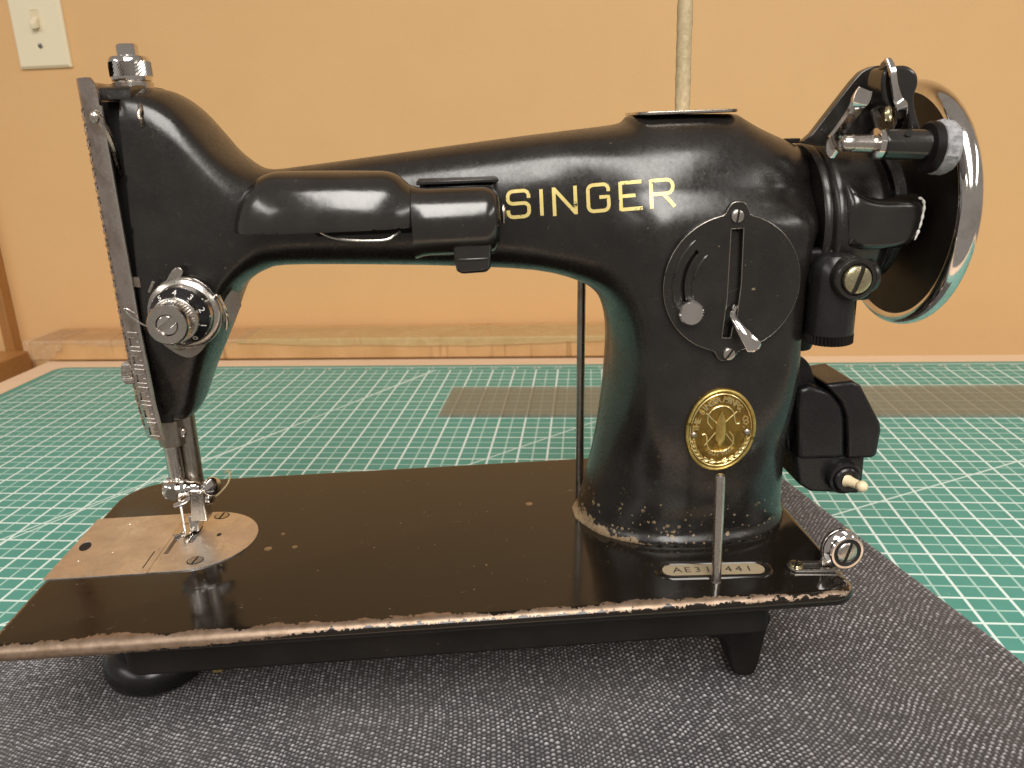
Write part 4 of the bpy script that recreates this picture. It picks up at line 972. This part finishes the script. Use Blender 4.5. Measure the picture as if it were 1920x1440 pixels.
# ---- lamp on the front of the arm
LY = 46
lo_ = fo([(437, 432), (439, 405), (447, 378), (460, 355), (478, 336), (502, 325), (530, 322), (600, 321), (700, 321), (728, 323), (748, 331), (764, 345), (778, 354), (796, 358), (810, 362), (810, 480), (800, 500), (790, 520), (600, 525), (437, 520)], LY-4)
LMP = Inflate(spline(lo_, 3, True), LY, 1.0, 22, 6, .8, .9, 400)
g = LMP.mesh(1.0, [((0, 0, 162.6), (-.0, 0, -1)), ((198.5, 0, 0), (1, 0, 0))], 70)
lsh = obj('lamp_shade', g, 'gloss', sm, angle=60)
g = G().lathe([(15.2, 190), (14.2, 193.5), (13.9, 197), (13.9, 220), (13.2, 223.2), (11.2, 225.4), (8, 226.2), (2, 226.4)], (0, LY, 163.2), XA, 48); lnk = obj('lamp_socket', g, 'gloss', sm, angle=60)
g = G().box((196, LY+4, 148), (225, 68, 178.2)); obj('lamp_bracket', g, 'paint', sm, bevel=1.5)
g = G().box((192, LY+2, 178.2), (226.5, 70, 179.8)); obj('bracket_flange', g, 'paint', sm, bevel=.4)
g = G().prism([(206, 157), (206.2, 148), (207, 143.5), (208.6, 142), (219.6, 142.3), (221.2, 144), (222.4, 156), (222, 160)], (0, 52, 0), XA, ZA, 16); obj('bracket_tab', g, 'gloss', sm, bevel=1.4)
obj('bracket_lip', G().box((207.4, 35.6, 147.6), (220.8, 37, 148.6)), 'gloss', sm, bevel=.3)
g = G().tube(spline([at(598, 433, y=36), at(615, 442, y=35), at(645, 449, y=34), at(690, 451, y=34), at(725, 449, y=34), at(740, 440, y=35), at(750, 433, y=36)], 5), .6, 8); obj('bulb_guard_wire', g, 'steel', lsh)
g = G().prism([(145.5, 163), (195, 163), (195, 158.5), (149, 158.5)], (0, 50, 0), XA, ZA, 1.4); obj('shade_clip', g, 'matte_black', lsh, bevel=.4)
g = G().ball(at(944, 402, y=LY), (1.2, 2.2, 4.5), 14, 10); obj('socket_rivet', g, 'steel', lnk)

# ---- bobbin winder above the motor housing
bw0, bw1 = at(1652, 270, y=38), at(1745, 272, y=38); ax = nrm(bw1-bw0)
g = G().lathe([(5.4, 0), (6.2, .8), (6.2, 19), (6.5, 20), (7.2, 24.5), (6.6, 25)], bw0, ax, 32); bw = obj('winder_barrel', g, 'gloss', sm)
obj('winder_spindle', G().lathe([(1.6, -17.6), (2.7, -17), (3.3, -16), (3.3, -12.6), (3.6, -12.4), (3.6, -3)], bw0, ax, 24), 'steel', bw)
obj('winder_collar', G().lathe([(5.6, -3.2), (6.3, -3), (6.3, -.6), (5.9, -.3)], bw0, ax, 28), 'chrome', bw)
obj('spindle_spring', G().tube([bw0-ax*13+V(0, -1, 2.9), bw0-ax*4+V(0, -1, 3.0)], .5, 8), 'steel', bw)
rs = []; tcn = at(1748, 276, y=38); n_ = 44; exx, eyy, ezz = frame(ax)
gt = G(); aa = np.arange(n_)/n_*2*math.pi
for r_, h_ in ((7.5, -.2), (9.8, 0), (10.7, .6), (11.1, 2), (11.1, 5.4), (10.5, 6.8), (9, 7.2), (5, 7.2)):
    jit = 1+(rng.normal(0, .022, n_) if h_ > .3 else 0); rs.append(tcn+ezz*h_+np.outer(np.cos(aa)*r_*jit, exx)+np.outer(np.sin(aa)*r_*jit, eyy))
obj('winder_tyre', gt.rings(rs), 'rubber', sm, angle=25)
obj('winder_pulley', G().lathe([(6, -3.4), (9.6, -3), (10.5, -1.8), (10.5, .2)], tcn, ax, 36), 'matte_black', sm)
# frame plate, cranked arm and levers
bp_ = [tuple(at(px, py, y=68)[[0, 2]]) for px, py in ((1505, 268), (1522, 250), (1598, 152), (1622, 130), (1646, 123), (1668, 130), (1672, 165), (1650, 215), (1622, 262), (1570, 275))]
obj('winder_frame', G().prism(spline(bp_, 2, True), (0, 72, 0), XA, ZA, 5), 'gloss', sm, bevel=1.2)
wa = [(383.6, 213.5), (386, 217.2), (390, 219.4), (397, 219.2), (401, 216.5), (402.4, 212), (401.6, 207.5), (399.8, 203), (400.4, 196), (402.6, 191.5), (401.8, 188), (395, 188), (396.2, 194), (396, 199), (392, 204), (387, 207)]
g = G().prism(spline([tuple(at(px, py, y=52)[[0, 2]]) for px, py in ((1641, 160), (1648, 130), (1668, 125), (1690, 126), (1706, 140), (1708, 160), (1702, 178), (1702, 200), (1712, 235), (1722, 258), (1700, 262), (1692, 240), (1688, 215), (1672, 205), (1650, 200))], 3, True), (0, 60, 0), XA, ZA, 14); obj('winder_arm', g, 'gloss', sm, bevel=2, seg=3)
obj('arm_screw_hole', G().lathe([(1.5, 0), (1.5, .3)], at(1704, 249, y=32.4), -YA, 14), 'dark', bw)
def strap(pts, w, t_, name, mat, par, wid):
    P = spline(pts, 5); g = G(); rs = []
    for k, p in enumerate(P):
        d = nrm(P[min(k+1, len(P)-1)]-P[max(k-1, 0)]); wd = nrm(np.asarray(wid, float)-d*(np.asarray(wid, float)@d)); n = np.cross(d, wd)
        ww = w if np.isscalar(w) else np.interp(k/(len(P)-1), np.linspace(0, 1, len(w)), w)
        rs.append(np.array([p+ww*wd+t_*n, p-ww*wd+t_*n, p-ww*wd-t_*n, p+ww*wd-t_*n]))
    return obj(name, g.rings(rs), mat, par, bevel=.35)
strap([at(1664, 110, y=46), at(1672, 128, y=44), at(1677, 160, y=43), at(1683, 185, y=43), at(1690, 200, y=43), at(1688, 225, y=46), at(1680, 240, y=50)], [1.2, 1.6, 1.5, 1.9, 2.6, 2.2, 1.6], .8, 'winder_latch', 'chrome', sm, (1, .2, 0))
obj('latch_tip', G().prism([tuple(at(px, py, y=50)[[0, 2]]) for px, py in ((1650, 130), (1655, 118), (1665, 108), (1670, 125), (1672, 135))], (0, 52, 0), XA, ZA, 5), 'gloss', sm, bevel=.5)
strap([at(1622, 168, y=36), at(1612, 190, y=36), at(1600, 210, y=38), at(1580, 238, y=41), at(1563, 262, y=43), at(1558, 284, y=43), at(1566, 289, y=44)], [2.8, 3.9, 3.6, 3.2, 2.8, 2.2, 1.4], .8, 'winder_lever', 'chrome', sm, (.8, 0, .5))
rv = at(1662, 216, y=40); ang = np.linspace(0, 2*math.pi, 26)
g = G().lathe([(3.6, 0), (3.7, 1), (3.0, 1.6), (2.4, 1.4), (2.2, .6)], rv, nrm(V(.8, -.6, .1)), 24); obj('winder_stop', g, 'brasslight', sm)
obj('wing_plate', G().prism([tuple(at(px, py, y=58)[[0, 2]]) for px, py in ((1632, 208), (1640, 200), (1648, 215), (1648, 240), (1640, 240))], (0, 58, 0), XA, ZA, 1.2), 'dullsteel', sm)
